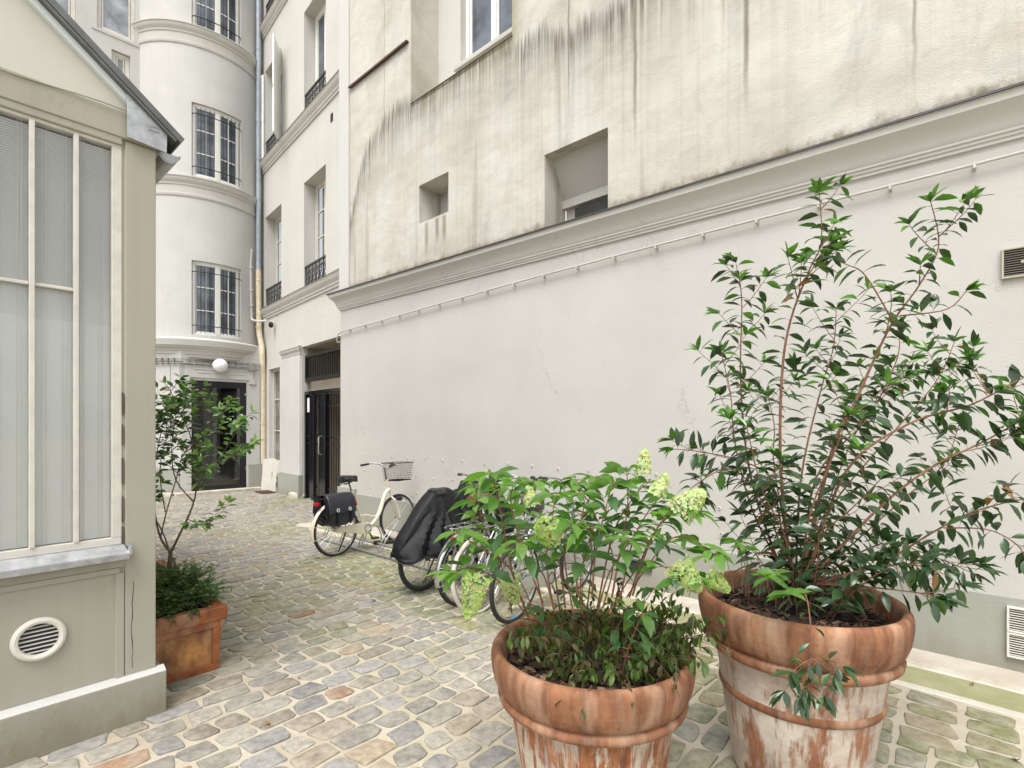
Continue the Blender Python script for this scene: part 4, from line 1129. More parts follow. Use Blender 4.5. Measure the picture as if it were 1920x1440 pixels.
# ---------------------------------------------------------------- tall evergreen shrub (right pot)
def tall_shrub():
    r=random.Random(21)
    t=thing('tall_shrub','tall many-stemmed evergreen shrub with small glossy dark leaves, growing in the largest round pot','shrub',PB+Vector((0,0,.74)))
    base=Vector(t.location)
    st=MB(); lf=MB()
    dark=[(.034,.070,.030),(.042,.088,.034),(.028,.060,.028),(.052,.105,.038)]
    young=[(.085,.215,.026),(.11,.245,.036),(.065,.175,.024)]
    def twig(P,r0,r1,leaf_step=.030,frac0=.12,L=(.072,.106),yng=.85,branch=0,depth=0,dens=1):
        st.tube([p-base for p in P],radii(P,r0,r1),6)
        side=r.choice((-1,1)); T=length(P)
        for (p,tg,f) in walk(P,leaf_step/dens,T*frac0,.35,r):
            side=-side
            az=r.uniform(-.7,.7)+(0 if side>0 else math.pi)
            ref=tg.cross(Vector((0,1,0))); 
            if ref.length<.1: ref=Vector((1,0,0))
            ref.normalize(); oth=tg.cross(ref).normalized()
            out=(ref*math.cos(az)+oth*math.sin(az)*.9)
            d=(out*1.0+Vector((out.x,out.y,0))*.5+tg*r.uniform(.1,.5)+Vector((0,0,r.uniform(-.05,.3)))).normalized()
            pl=p+d*r.uniform(.008,.016)
            topn=max(0,(p.z-1.2)/.7)
            col_=r.choice(young) if (r.random()<yng*max(0,(f-.62)*2.2)*min(1,.12+topn)) else r.choice(dark)
            if r.random()<.010: col_=(.28,.13,.04)
            k=r.uniform(.85,1.2); col_=tuple(x*k for x in col_)
            st.tube([p-base,pl-base],.0011,4,cap=False)
            ll=r.uniform(*L)*(1-.25*max(0,f-.8))
            leaf(lf,pl-base,d,ll,ll*r.uniform(.33,.45),r.uniform(.2,1.15),col_,r,.28)
        # tuft at the tip
        p=P[-1]; tg=(P[-1]-P[-2]).normalized()
        for k in range(r.randint(5,8)):
            a=r.uniform(0,6.28); d=(tg*1.0+Vector((math.cos(a),math.sin(a),r.uniform(-.2,.4)))*.8)
            col_=r.choice(young if p.z>1.5 and r.random()<.8 else dark)
            leaf(lf,p-base,d,r.uniform(.055,.09),r.uniform(.018,.032),r.uniform(.1,.7),col_,r,.3)
        if branch and depth<2:
            for k in range(branch):
                f=r.uniform(.52,.96); i=min(len(P)-2,int(f*(len(P)-1))); tg=(P[i+1]-P[i]).normalized()
                a=r.uniform(0,6.28); d=(tg*.8+Vector((math.cos(a),math.sin(a)*.8,r.uniform(-.1,.35)))).normalized()
                ln=r.uniform(.10,.24)
                q=[P[i]]; dd=d.copy()
                for s in range(4): q.append(q[-1]+dd*ln/4); dd=(dd+Vector((0,0,.10))+Vector((r.gauss(0,.08),r.gauss(0,.08),0))).normalized()
                twig(spline(q,3),r0*.35,.0012,leaf_step*.95,.18,(L[0]*.8,L[1]*.92),yng,0,depth+1)
    stems=[ # (pixels..., depth start->end), branches
     ([(1484,1085),(1464,884),(1466,707),(1482,602),(1518,505),(1540,453),(1536,360)],2.50,2.40,9,.0075),
     ([(1502,1080),(1562,840),(1603,755),(1635,683),(1675,602),(1724,534),(1760,461),(1745,378)],2.47,2.36,7,.0080),
     ([(1674,602),(1623,517),(1590,497),(1555,485)],2.40,2.52,3,.0035),
     ([(1687,592),(1775,580),(1812,545)],2.39,2.32,1,.0035),
     ([(1470,1085),(1409,900),(1389,723),(1391,578),(1387,524)],2.55,2.62,8,.0058),
     ([(1492,1085),(1502,896),(1538,735),(1562,654),(1568,580)],2.62,2.82,8,.0055),
     ([(1505,1085),(1530,896),(1627,783),(1683,670),(1682,612)],2.58,2.78,8,.0055),
     ([(1515,1080),(1586,884),(1703,795),(1820,759),(1905,715),(1960,690)],2.45,2.26,9,.0062),
     ([(1520,1085),(1640,960),(1740,880),(1844,828),(1930,782),(1990,770)],2.40,2.18,8,.0062),
     ([(1525,1090),(1643,1060),(1744,1001),(1824,960),(1920,936),(1965,940)],2.42,2.30,5,.0055),
     ([(1770,990),(1852,993),(1905,1020),(1925,1050)],2.36,2.30,3,.003),
     ([(1475,1080),(1450,910),(1401,868),(1320,848),(1264,842)],2.50,2.45,4,.0045),
     ([(1480,1085),(1440,960),(1375,880),(1310,905),(1285,930)],2.45,2.32,4,.004),
     ([(1476,1085),(1412,960),(1378,830),(1370,740),(1352,660)],2.50,2.50,8,.0045),
     ([(1490,1085),(1452,880),(1452,800),(1440,745)],2.66,2.85,6,.004),
     ([(1500,1085),(1560,950),(1640,850),(1752,720),(1790,640)],2.60,2.72,9,.005),
     ([(1500,1085),(1540,980),(1600,820),(1660,740),(1720,700)],2.68,2.95,8,.0045),
     ([(1520,1090),(1610,1010),(1700,930),(1770,870),(1800,790)],2.60,2.80,8,.0045),
     ([(1498,1085),(1520,960),(1560,860),(1590,780)],2.35,2.25,6,.004),
     ([(1485,1085),(1470,1000),(1430,920),(1400,800)],2.40,2.30,6,.004),
     ([(1530,1095),(1640,1065),(1720,1060),(1790,1085)],2.40,2.20,7,.0045),
     ([(1530,1095),(1620,1100),(1710,1110),(1770,1120)],2.36,2.10,6,.0042),
     ([(1535,1085),(1650,1020),(1740,1040),(1825,1075)],2.48,2.35,6,.004),
     ([(1505,1085),(1545,1000),(1590,960),(1650,900)],2.30,2.12,5,.004),
    ]
    for px,y0,y1,nb,r0 in stems:
        n=len(px); P=spline([at(a,b,y0+(y1-y0)*i/(n-1)) for i,(a,b) in enumerate(px)],5)
        free=px[0] not in [(1484,1085)] and px[0][1]<1000
        twig(P,r0*1.15,.0018,.027,.02 if free else .18,branch=max(3,int(nb*.75)) if nb>3 else nb-1)
    # short inner shoots thickening the base
    for k in range(26):
        a=r.uniform(0,6.28); q=r.uniform(.02,.2); p0=base+Vector((.05+q*math.cos(a)*.6,q*math.sin(a)*.6,0))
        d=Vector((math.cos(a)*r.uniform(.2,.7),math.sin(a)*r.uniform(.2,.7),1)).normalized(); ln=r.uniform(.25,.6); P=[p0]
        for s in range(5): P.append(P[-1]+d*ln/5); d=(d+Vector((r.gauss(0,.12),r.gauss(0,.12),0))).normalized()
        twig(spline(P,3),.0035,.0012,.034,.22,yng=.3)
    # sprig hanging over the rim
    P=spline([at(1500,1105,2.28),at(1512,1120,2.12),at(1519,1165,2.02),at(1522,1230,1.995),at(1512,1290,1.985)],5)
    twig(P,.004,.0015,.05,.1,(.055,.08),.0)
    for dx,dy in ((-35,15),(45,20),(25,60),(-20,60),(60,5),(-50,50)):
        Q=spline([at(1521,1235,1.995),at(1521+dx*.6,1240+dy*.5,1.97),at(1521+dx,1245+dy,1.95)],4)
        twig(Q,.002,.001,.03,.2,(.045,.07),.0)
    st.build('stems',M['bark_red'],t); lf.build('leaves',M['leaf_gloss'],t,sharp=0)
tall_shrub()

# ---------------------------------------------------------------- hydrangea (front pot) with pale flower cones
def flower_cone(parent,c,ax,L,Rr,r,tint):
    m=MB(); ax=Vector(ax).normalized(); u=ax.cross(Vector((.3,.2,1))).normalized(); v=ax.cross(u)
    for k in range(420):
        f=r.random(); a=r.uniform(0,6.28); rad=Rr*(math.sqrt(1-f)*.95+.1)*r.uniform(.8,1.05)
        p=c+ax*(f*L-.35*L)+(u*math.cos(a)+v*math.sin(a))*rad
        n=((u*math.cos(a)+v*math.sin(a))+ax*.5+Vector((r.gauss(0,.3),r.gauss(0,.3),r.gauss(0,.3)))).normalized()
        e=n.cross(Vector((r.gauss(0,1),r.gauss(0,1),1))).normalized(); g=n.cross(e)
        q=r.uniform(.0045,.0082); tt=tuple(x*r.uniform(.8,1.2) for x in tint)
        for s in range(4):
            w=e*math.cos(s*1.571)+g*math.sin(s*1.571); x=e*math.cos(s*1.571+1.571)+g*math.sin(s*1.571+1.571)
            ids=[m.v(p,tuple(y*.8 for y in tt)),m.v(p+w*q*.6+x*q*.45+n*.001,tt),m.v(p+w*q*1.1+n*.0015,tt),m.v(p+w*q*.6-x*q*.45+n*.001,tt)]
            m.f(ids,0,True)
    for k in range(14):
        f=r.random(); a=r.uniform(0,6.28); p=c+ax*(f*L-.35*L)+(u*math.cos(a)+v*math.sin(a))*Rr*.8
        m.C=m.C; m.tube([c-ax*.3*L+ax*f*L*.7,p],.0012,4,col=(.12,.16,.05))
    return m.build('flower_head',M['petal'],parent,sharp=0)
def hydrangea():
    r=random.Random(8)
    t=thing('hydrangea','bright green leafy hydrangea with pale lime flower cones in the smaller front pot','hydrangea',PF+Vector((0,0,.64)))
    base=Vector(t.location); st=MB(); lf=MB()
    tops=[(.10,.215,.035),(.125,.25,.045),(.085,.185,.038),(.15,.275,.06)]; lows=[(.05,.125,.042),(.065,.145,.05),(.075,.165,.055)]
    def big(p,d,L,f):
        c=r.choice(tops if r.random()<f else lows); k=r.uniform(.85,1.2)
        q=p+Vector(d).normalized()*r.uniform(.012,.025); st.tube([p-base,q-base],.0016,4,cap=False)
        leaf(lf,q-base,d,L,L*r.uniform(.36,.47),r.uniform(.15,1.1),tuple(x*k for x in c),r,.22,1)
    def cane(px,y0,y1,r0=.0045,f0=.52,L=(.070,.122),tuft=8,step=.040):
        n=len(px); P=spline([at(a,b,y0+(y1-y0)*i/(n-1)) for i,(a,b) in enumerate(px)],5)
        st.tube([p-base for p in P],radii(P,r0,.0018),6); T=length(P); az=r.uniform(0,6.28)
        for (p,tg,f) in walk(P,step,T*f0,.25,r):
            az+=1.57
            for s in (0,math.pi):
                a=az+s+r.uniform(-.4,.4); d=Vector((math.cos(a),math.sin(a),r.uniform(-.05,.45)))+tg*.2
                big(p,d,r.uniform(*L),max(.15,(f-.45)*1.7))
        for k in range(tuft):
            a=k*6.28/max(1,tuft)+r.uniform(-.4,.4); d=Vector((math.cos(a),math.sin(a),r.uniform(-.05,.5)))
            big(P[-1],d,r.uniform(L[0]*.75,L[1]),.95)
        return P
    canes=[([(992,1160),(962,1078),(945,992),(930,919),(922,890)],2.12,1.98,.006),
      ([(1018,1130),(979,1027),(958,940),(965,905)],2.15,2.25,.005),
      ([(962,1066),(893,1022),(858,1000)],2.06,1.95,.003),
      ([(985,1150),(930,1085),(880,1065),(850,1075)],2.10,1.92,.003),
      ([(1085,1121),(1078,1035),(1095,949),(1090,925)],2.20,2.35,.0055),
      ([(1110,1121),(1117,1035),(1139,940),(1150,905)],2.18,2.25,.005),
      ([(1147,1121),(1164,1027),(1177,949),(1175,880)],2.22,2.28,.005),
      ([(1186,1117),(1207,1048),(1233,988),(1262,955)],2.20,2.20,.0045),
      ([(1180,1120),(1215,1020),(1260,960),(1295,965)],2.15,2.0,.004),
      ([(1175,1120),(1230,1040),(1276,1005),(1340,1040)],2.10,1.95,.0035),
      ([(1060,1140),(1045,1040),(1010,950),(1000,905)],2.30,2.45,.005),
      ([(1120,1140),(1150,1000),(1190,930),(1215,905)],2.32,2.45,.005),
      ([(1075,1150),(1060,1060),(1060,1000),(1075,985)],2.05,1.92,.004),
      ([(1040,1150),(1025,1060),(1030,1000),(1042,930)],2.10,2.12,.0045),
      ([(1130,1140),(1150,1050),(1120,975),(1080,900)],2.25,2.50,.0045),
      ([(1000,1150),(975,1090),(900,1000),(890,940)],2.20,2.20,.004),
      ([(1140,1150),(1200,1060),(1240,1060),(1290,1085)],2.06,1.90,.0035),
      ([(1050,1150),(1040,1040),(1065,960),(1052,905)],2.35,2.50,.0045),([(1100,1150),(1110,1040),(1100,960),(1118,895)],2.38,2.55,.0045),
      ([(1020,1150),(1000,1050),(985,980),(975,925)],2.30,2.48,.0045),([(1160,1140),(1185,1020),(1215,960),(1240,930)],2.30,2.42,.0045),
      ([(1090,1150),(1090,1070),(1110,1010),(1105,990)],2.05,1.90,.004),([(1120,1150),(1140,1080),(1170,1030),(1180,1010)],2.06,1.95,.004),
      ([(1040,1150),(1020,1080),(985,1040),(975,1020)],2.05,1.92,.004),([(960,1150),(940,1060),(905,980),(895,915)],2.25,2.30,.0045),
    ]
    for px,a,b,q in canes: cane(px,a,b,q)
    for k in range(6):
        an=r.uniform(0,6.28); q=r.uniform(.05,.24); p0=base+Vector((q*math.cos(an),q*math.sin(an),0)); ln=r.uniform(.18,.42); d=Vector((math.cos(an)*.35,math.sin(an)*.35,1)).normalized()
        P=spline([p0,p0+d*ln*.5+Vector((r.gauss(0,.01),r.gauss(0,.01),0)),p0+d*ln+Vector((math.cos(an)*.03,math.sin(an)*.03,0))],4); st.tube([p-base for p in P],radii(P,.0035,.0015),6)
        for (p,tg,f) in walk(P,.05,ln*.45,.2,r):
            for s in (0,math.pi):
                a=k+s+r.uniform(-.6,.6)+f*3; big(p,Vector((math.cos(a),math.sin(a),r.uniform(0,.4))),r.uniform(.06,.105),.25)
        for s in range(5): a=s*1.26+r.uniform(-.3,.3); big(P[-1],Vector((math.cos(a),math.sin(a),r.uniform(0,.5))),r.uniform(.05,.095),.45)
    st.build('stems',M['bark_red'],t); lf.build('leaves',M['leaf_soft'],t,sharp=0)
    lime=(.54,.60,.29); pale=(.68,.69,.47)
    for px,py,Y,L,q,ax,tn in ((889,1105,1.86,.15,.052,(-.2,-.3,-.9),lime),(1027,993,1.90,.12,.054,(-.2,-.5,.3),lime),(958,1098,2.05,.12,.045,(.2,.2,-.8),pale),(1287,948,1.98,.13,.056,(.5,-.2,.5),pale),(1283,1074,1.88,.12,.054,(.4,-.3,-.5),lime),(1207,872,2.3,.11,.034,(.1,0,1),pale),(1237,915,2.2,.10,.036,(.4,0,.8),pale),(1340,1088,1.92,.09,.035,(.4,-.2,-.3),lime),(995,935,2.2,.08,.034,(-.2,0,.8),pale)):
        flower_cone(t,at(px,py,Y)-base,ax,L,q,r,tn)
hydrangea()
def wilted():
    r=random.Random(31)
    t=thing('wilted_plant','low wilting plant with drooping brown-green leaves at the foot of the hydrangea','plant',PF+Vector((0,0,.66)))
    st=MB(); lf=MB()
    for k in range(115):
        a=r.uniform(0,6.28); q=math.sqrt(r.random())*.24; p=Vector((.075+q*math.cos(a)*1.0,q*math.sin(a)+.01,.0))
        d=Vector((math.cos(a)*.45+r.gauss(0,.2),math.sin(a)*.45+r.gauss(0,.2),1)).normalized(); ln=r.uniform(.20,.44) if q<.19 else r.uniform(.14,.28); P=[p]
        bend=r.uniform(.05,.32)
        for s in range(6): P.append(P[-1]+d*ln/6); d=(d+Vector((math.cos(a)*.15,math.sin(a)*.15,-bend))).normalized()
        P=spline(P,2); st.tube(P,radii(P,.0022,.0008),5)
        dead=r.random()<.42
        for (x,tg,f) in walk(P,.017,ln*.3,.3,r):
            b=r.uniform(0,6.28); dd=Vector((math.cos(b)*.7,math.sin(b)*.7,r.uniform(-1.2,.1)))
            c=r.choice([(.09,.065,.022),(.13,.095,.03),(.06,.045,.018)] if dead else [(.07,.12,.022),(.10,.165,.036),(.14,.21,.06),(.05,.085,.02)])
            leaf(lf,x,dd,r.uniform(.028,.055),r.uniform(.013,.025),r.uniform(.8,2.0),c,r,.5,2)
    # shoots that reach over the rim on the right
    for px in ([(1265,1215),(1285,1180),(1300,1150),(1298,1185)],[(1240,1250),(1262,1235),(1268,1255),(1264,1290)],[(1110,1285),(1100,1305),(1092,1325)],[(1170,1280),(1185,1296),(1182,1315)]):
        P=[at(x,y,1.99-.05*i if len(px)>3 else 1.80) for i,(x,y) in enumerate(px)]; P=spline([p-Vector(t.location) for p in P],4); st.tube(P,.0018,5)
        for (x,tg,f) in walk(P,.012,.02,.3,r):
            b=r.uniform(0,6.28); leaf(lf,x,(math.cos(b),math.sin(b),-.9),r.uniform(.025,.045),.012,1,r.choice([(.03,.045,.015),(.05,.08,.02),(.07,.12,.03)]),r,.4,2)
    st.build('stems',M['twig'],t); lf.build('leaves',M['leaf_soft'],t,sharp=0)
wilted()
def seedlings():
    r=random.Random(77)
    t=thing('young_hydrangea','small bright green serrated seedling at the left inside rim of the largest pot','plant',PB+Vector((-.25,-.13,.72)))
    b=Vector(t.location); st=MB(); lf=MB()
    for (x0,y0),(x1,y1),Y,n in (((1455,1140),(1445,1085),2.12,7),((1485,1135),(1452,1078),2.16,5),((1405,1100),(1382,1015),2.25,7),((1465,1135),(1480,1115),2.06,5),((1395,1105),(1400,1030),2.3,5)):
        P=spline([at(x0,y0,Y),at((x0+x1)/2+3,(y0+y1)/2,Y-.01),at(x1,y1,Y-.02)],4); st.tube([p-b for p in P],.002,5)
        for k in range(n):
            a=k*2.4+r.uniform(-.3,.3); leaf(lf,P[-1]-b,(math.cos(a),math.sin(a),r.uniform(0,.6)),r.uniform(.065,.105),r.uniform(.03,.045),r.uniform(.2,.8),r.choice([(.11,.23,.045),(.14,.27,.06),(.09,.19,.04)]),r,.25,1)
    for k in range(9):
        x=1370+k*9+r.uniform(-4,4); P=[at(x,1120-r.uniform(0,10),2.25),at(x+r.uniform(-18,14),1050+r.uniform(-10,30),2.27)]; st.tube([p-b for p in P],.0016,5)
    st.build('stems',M['twig'],t); lf.build('leaves',M['leaf_soft'],t,sharp=0)
seedlings()
# ---------------------------------------------------------------- camellia and low bush in the square planter
def camellia():
    r=random.Random(14)
    b=at(320,1088,3.54); t=thing('camellia_tree','slender camellia tree with glossy leaves growing from the square planter by the house corner','tree',b)
    st=MB(); lf=MB()
    dark=[(.085,.175,.06),(.11,.21,.07),(.065,.135,.05)]; young=[(.20,.36,.08),(.25,.42,.12)]
    def br(P,r0,r1,f0=.3,step=.034,nb=0,dep=0):
        st.tube([p-b for p in P],radii(P,r0,r1),7); T=length(P); s=1
        for (p,tg,f) in walk(P,step,T*f0,.35,r):
            a=r.uniform(0,6.28); d=Vector((math.cos(a),math.sin(a),r.uniform(-.1,.45)))+tg*.5; L=r.uniform(.052,.074)
            c=r.choice(young) if r.random()<.28*f+.05 else r.choice(dark)
            leaf(lf,p+d.normalized()*.01-b,d,L,L*r.uniform(.42,.55),r.uniform(.1,1.1),tuple(x*r.uniform(.85,1.2) for x in c),r,.25)
        for k in range(4):
            a=r.uniform(0,6.28); tg=(P[-1]-P[-2]).normalized(); leaf(lf,P[-1]-b,tg+Vector((math.cos(a),math.sin(a),.2))*.8,.055,.025,.4,r.choice(young),r,.25)
        for k in range(nb):
            f=r.uniform(.45,.95); i=min(len(P)-2,int(f*(len(P)-1))); a=r.uniform(0,6.28); d=((P[i+1]-P[i]).normalized()*.7+Vector((math.cos(a),math.sin(a),r.uniform(0,.3)))).normalized(); ln=r.uniform(.12,.26)
            Q=[P[i]]
            for s_ in range(3): Q.append(Q[-1]+d*ln/3); d=(d+Vector((r.gauss(0,.12),r.gauss(0,.12),.08))).normalized()
            br(spline(Q,3),.0028,.001,.15,.022)
    br(spline([at(320,1088,3.54),at(318,1060,3.54),at(320,1037,3.54)],4),.017,.013,2)
    st.tube([at(326,1088,3.52)-b,at(329,1060,3.52)-b,at(324,1045,3.53)-b],[.01,.008,.004],7)
    for px,y1,r0,nb in (([(320,1037),(301,1008),(290,960),(285,900),(300,820),(312,770)],3.6,.009,9),([(320,1037),(334,1008),(359,954),(368,908),(359,825),(340,780),(326,755)],3.5,.009,9),([(369,921),(409,871),(447,846)],3.35,.005,7),([(400,880),(430,830),(452,795)],3.4,.003,4),([(362,940),(330,900),(322,840),(330,760),(309,718)],3.7,.005,9),([(301,1008),(312,960),(330,900),(345,850),(395,790),(428,762)],3.62,.005,9),([(318,1037),(306,1000),(272,930),(262,850),(255,780)],3.8,.006,8),([(350,972),(380,985),(400,975)],3.4,.003,3),([(310,960),(300,880),(320,800),(365,745)],3.45,.004,8)):
        n=len(px); P=spline([at(a,c,3.54+(y1-3.54)*i/(n-1)) for i,(a,c) in enumerate(px)],4); br(P,r0,.0018,.42 if nb>4 else .3,.031,int(nb*1.15))
    st.build('trunk',M['bark'],t); lf.build('crown',M['leaf_gloss'],t,sharp=0)
camellia()
def bush():
    r=random.Random(6); c=QB+HU*-.2+HV*.22+Vector((0,0,.37))
    t=thing('small_bush','low fine-leaved dark green bush filling the square planter under the camellia','bush',c); st=MB(); lf=MB()
    for k in range(430):
        a=r.uniform(0,6.28); el=r.uniform(.12,1.35); q=r.uniform(.55,1)
        tip=HU*(math.cos(a)*math.cos(el)*.33)+HV*(math.sin(a)*math.cos(el)*.29)+Vector((0,0,.03+math.sin(el)*.36))
        tip=tip*q+HU*.06*(math.cos(a)>.2)*q*r.uniform(0,1.6)
        p0=HU*r.uniform(-.15,.15)+HV*r.uniform(-.15,.15); P=spline([p0,p0*.5+tip*.55+Vector((0,0,.04)),tip],4); st.tube(P,.0013,4)
        lt=r.random()<.16
        for (p,tg,f) in walk(P,.011,length(P)*.35,.3,r):
            b=r.uniform(0,6.28); g=r.choice([(.22,.35,.11),(.18,.30,.09)] if lt else [(.10,.20,.075),(.125,.235,.09),(.085,.165,.065),(.14,.26,.11)])
            L=r.uniform(.016,.029); leaf(lf,p,(math.cos(b),math.sin(b),r.uniform(-.1,.7)),L,L*.6,.4,tuple(x*r.uniform(.8,1.25) for x in g),r,.2,2)
    for (u,v) in ((.02,-.26),(-.1,-.27),(-.22,-.27),(.07,-.25)):
        for k in range(4):
            P=spline([HU*u+HV*(v+.06)+Vector((0,0,.05)),HU*(u+r.gauss(0,.02))+HV*v+Vector((0,0,.075)),HU*(u+r.gauss(0,.03))+HV*(v-.03)+Vector((0,0,r.uniform(-.02,.05)))],4); st.tube(P,.0012,4)
            for (p,tg,f) in walk(P,.010,.03,.3,r):
                b=r.uniform(0,6.28); leaf(lf,p,(math.cos(b),math.sin(b),.2),.018,.011,.5,r.choice([(.09,.17,.05),(.12,.2,.07),(.06,.12,.03)]),r,.2,2)
    st.build('stems',M['twig'],t); lf.build('leaves',M['leaf_soft'],t,sharp=0)
bush()
# fallen leaves
def dead_leaf(lab,px,py,L,W,c,rz):
    Y=CAMZ*FOC/(py-HZ); mb=MB(); leaf(mb,(0,0,.012),(1,0,.25),L,W,.9,c,random.Random(px),.5)
    o=mb.build('fallen_leaf',M['leaf_soft'],sharp=0); o.location=at(px,HZ,Y)*1; o.location.z=.014; o.rotation_euler=(0,0,rz); tag(o,lab,'leaf')
dead_leaf('tan curled dead leaf on the cobbles near the bottom left',492,1364,.05,.03,(.42,.24,.10),.3)
dead_leaf('dark dead leaf on the cobbles in front of the covered bicycle',697,1131,.05,.035,(.05,.035,.03),1.1)
dead_leaf('small dark leaf scrap beside the silver bicycle wheel',857,1136,.04,.03,(.04,.03,.03),2.1)
dead_leaf('red fallen petal on the gutter strip at the right',1820,1290,.035,.025,(.28,.02,.04),.5)
dead_leaf('brown dry leaf on the stone footing at the right edge',1900,1262,.07,.02,(.10,.06,.03),-.6)
dead_leaf('purplish dead leaf at the bottom right corner of the paving',1908,1436,.05,.04,(.10,.05,.05),.9)
# ================================================================ BICYCLES (local x forward, z up)
WR=.34
def wheel(parent,x,tyre,rim,reflector=None,tw=.019,hubr=.018,blue=False):
    c=Vector((x,0,WR)); X,Y,Z=Vector((1,0,0)),Vector((0,0,1)),Vector((0,-1,0)); w=thing_part('wheel',parent)
    h=MB(); h.lathe([(.006,-.055),(.012,-.05),(.03,-.034),(.03,-.028),(hubr,-.02),(hubr,.02),(.03,.028),(.03,.034),(.012,.05),(.006,.055)],16,c,0,(X,Y,Z))
    w=h.build('wheel',M['chrome'],parent)
    ty=MB(); n=48; ty.tube([c+X*(WR-tw)*math.cos(6.28319*k/n)+Y*(WR-tw)*math.sin(6.28319*k/n) for k in range(n)],tw,10,True); ty.build('tyre',tyre,w)
    rm=MB(); rr=WR-2*tw+.004
    rm.lathe([(rr,-.013),(rr-.012,-.012),(rr-.018,-.004),(rr-.018,.004),(rr-.012,.012),(rr,.013)],56,c,0,(X,Y,Z)); rm.build('rim',rim,w)
    sp=MB()
    for k in range(36):
        a=6.28319*k/36; sd=1 if k%2 else -1; b=a+(.55 if (k//2)%2 else -.55)
        sp.tube([c+Z*(.031*sd)+(X*math.cos(b)+Y*math.sin(b))*.028, c+(X*math.cos(a)+Y*math.sin(a))*(rr-.016)],.0013,4)
    sp.build('spokes',M['spoke'],w)
    if reflector:
        rf=MB(); rf.obox(c+(X*.75+Y*.35)*.2+Z*.0,X*.012+Y*.006,(Y*.75-X*.35)*.036,Z*.012); rf.build('reflector',reflector,w)
    if blue:
        t=MB(); t.tube([c+(X*math.cos(a)+Y*math.sin(a))*(rr-.012)+Z*.012 for a in [R(-100+k*4) for k in range(5)]],.006,6); t.build('rim_tape',M['blue_tape'],w)
    return w
def thing_part(*a): return None
def fender(parent,x,a0,a1,mat,w=.028,stays=True):
    m=MB(); c=Vector((x,0,WR)); n=26; rows=[]
    for k in range(n+1):
        a=R(a0+(a1-a0)*k/n); rows.append([m.v(c+Vector((math.cos(a)*q,yy,math.sin(a)*q))) for yy,q in ((-w,WR+.006),(-w*.7,WR+.019),(0,WR+.024),(w*.7,WR+.019),(w,WR+.006))])
    for A,B in zip(rows,rows[1:]):
        for k in range(4): m.f([A[k],B[k],B[k+1],A[k+1]],0,True)
    if stays:
        for a in (a1,a1-28) if a1>a0 else (a1,):
            for s in (-1,1): m.tube([c+Vector((0,s*.05,0)),c+Vector((math.cos(R(a))*(WR+.012),s*w,math.sin(R(a))*(WR+.012)))],.0028,5)
    return m.build('fender',mat,parent,sharp=0)
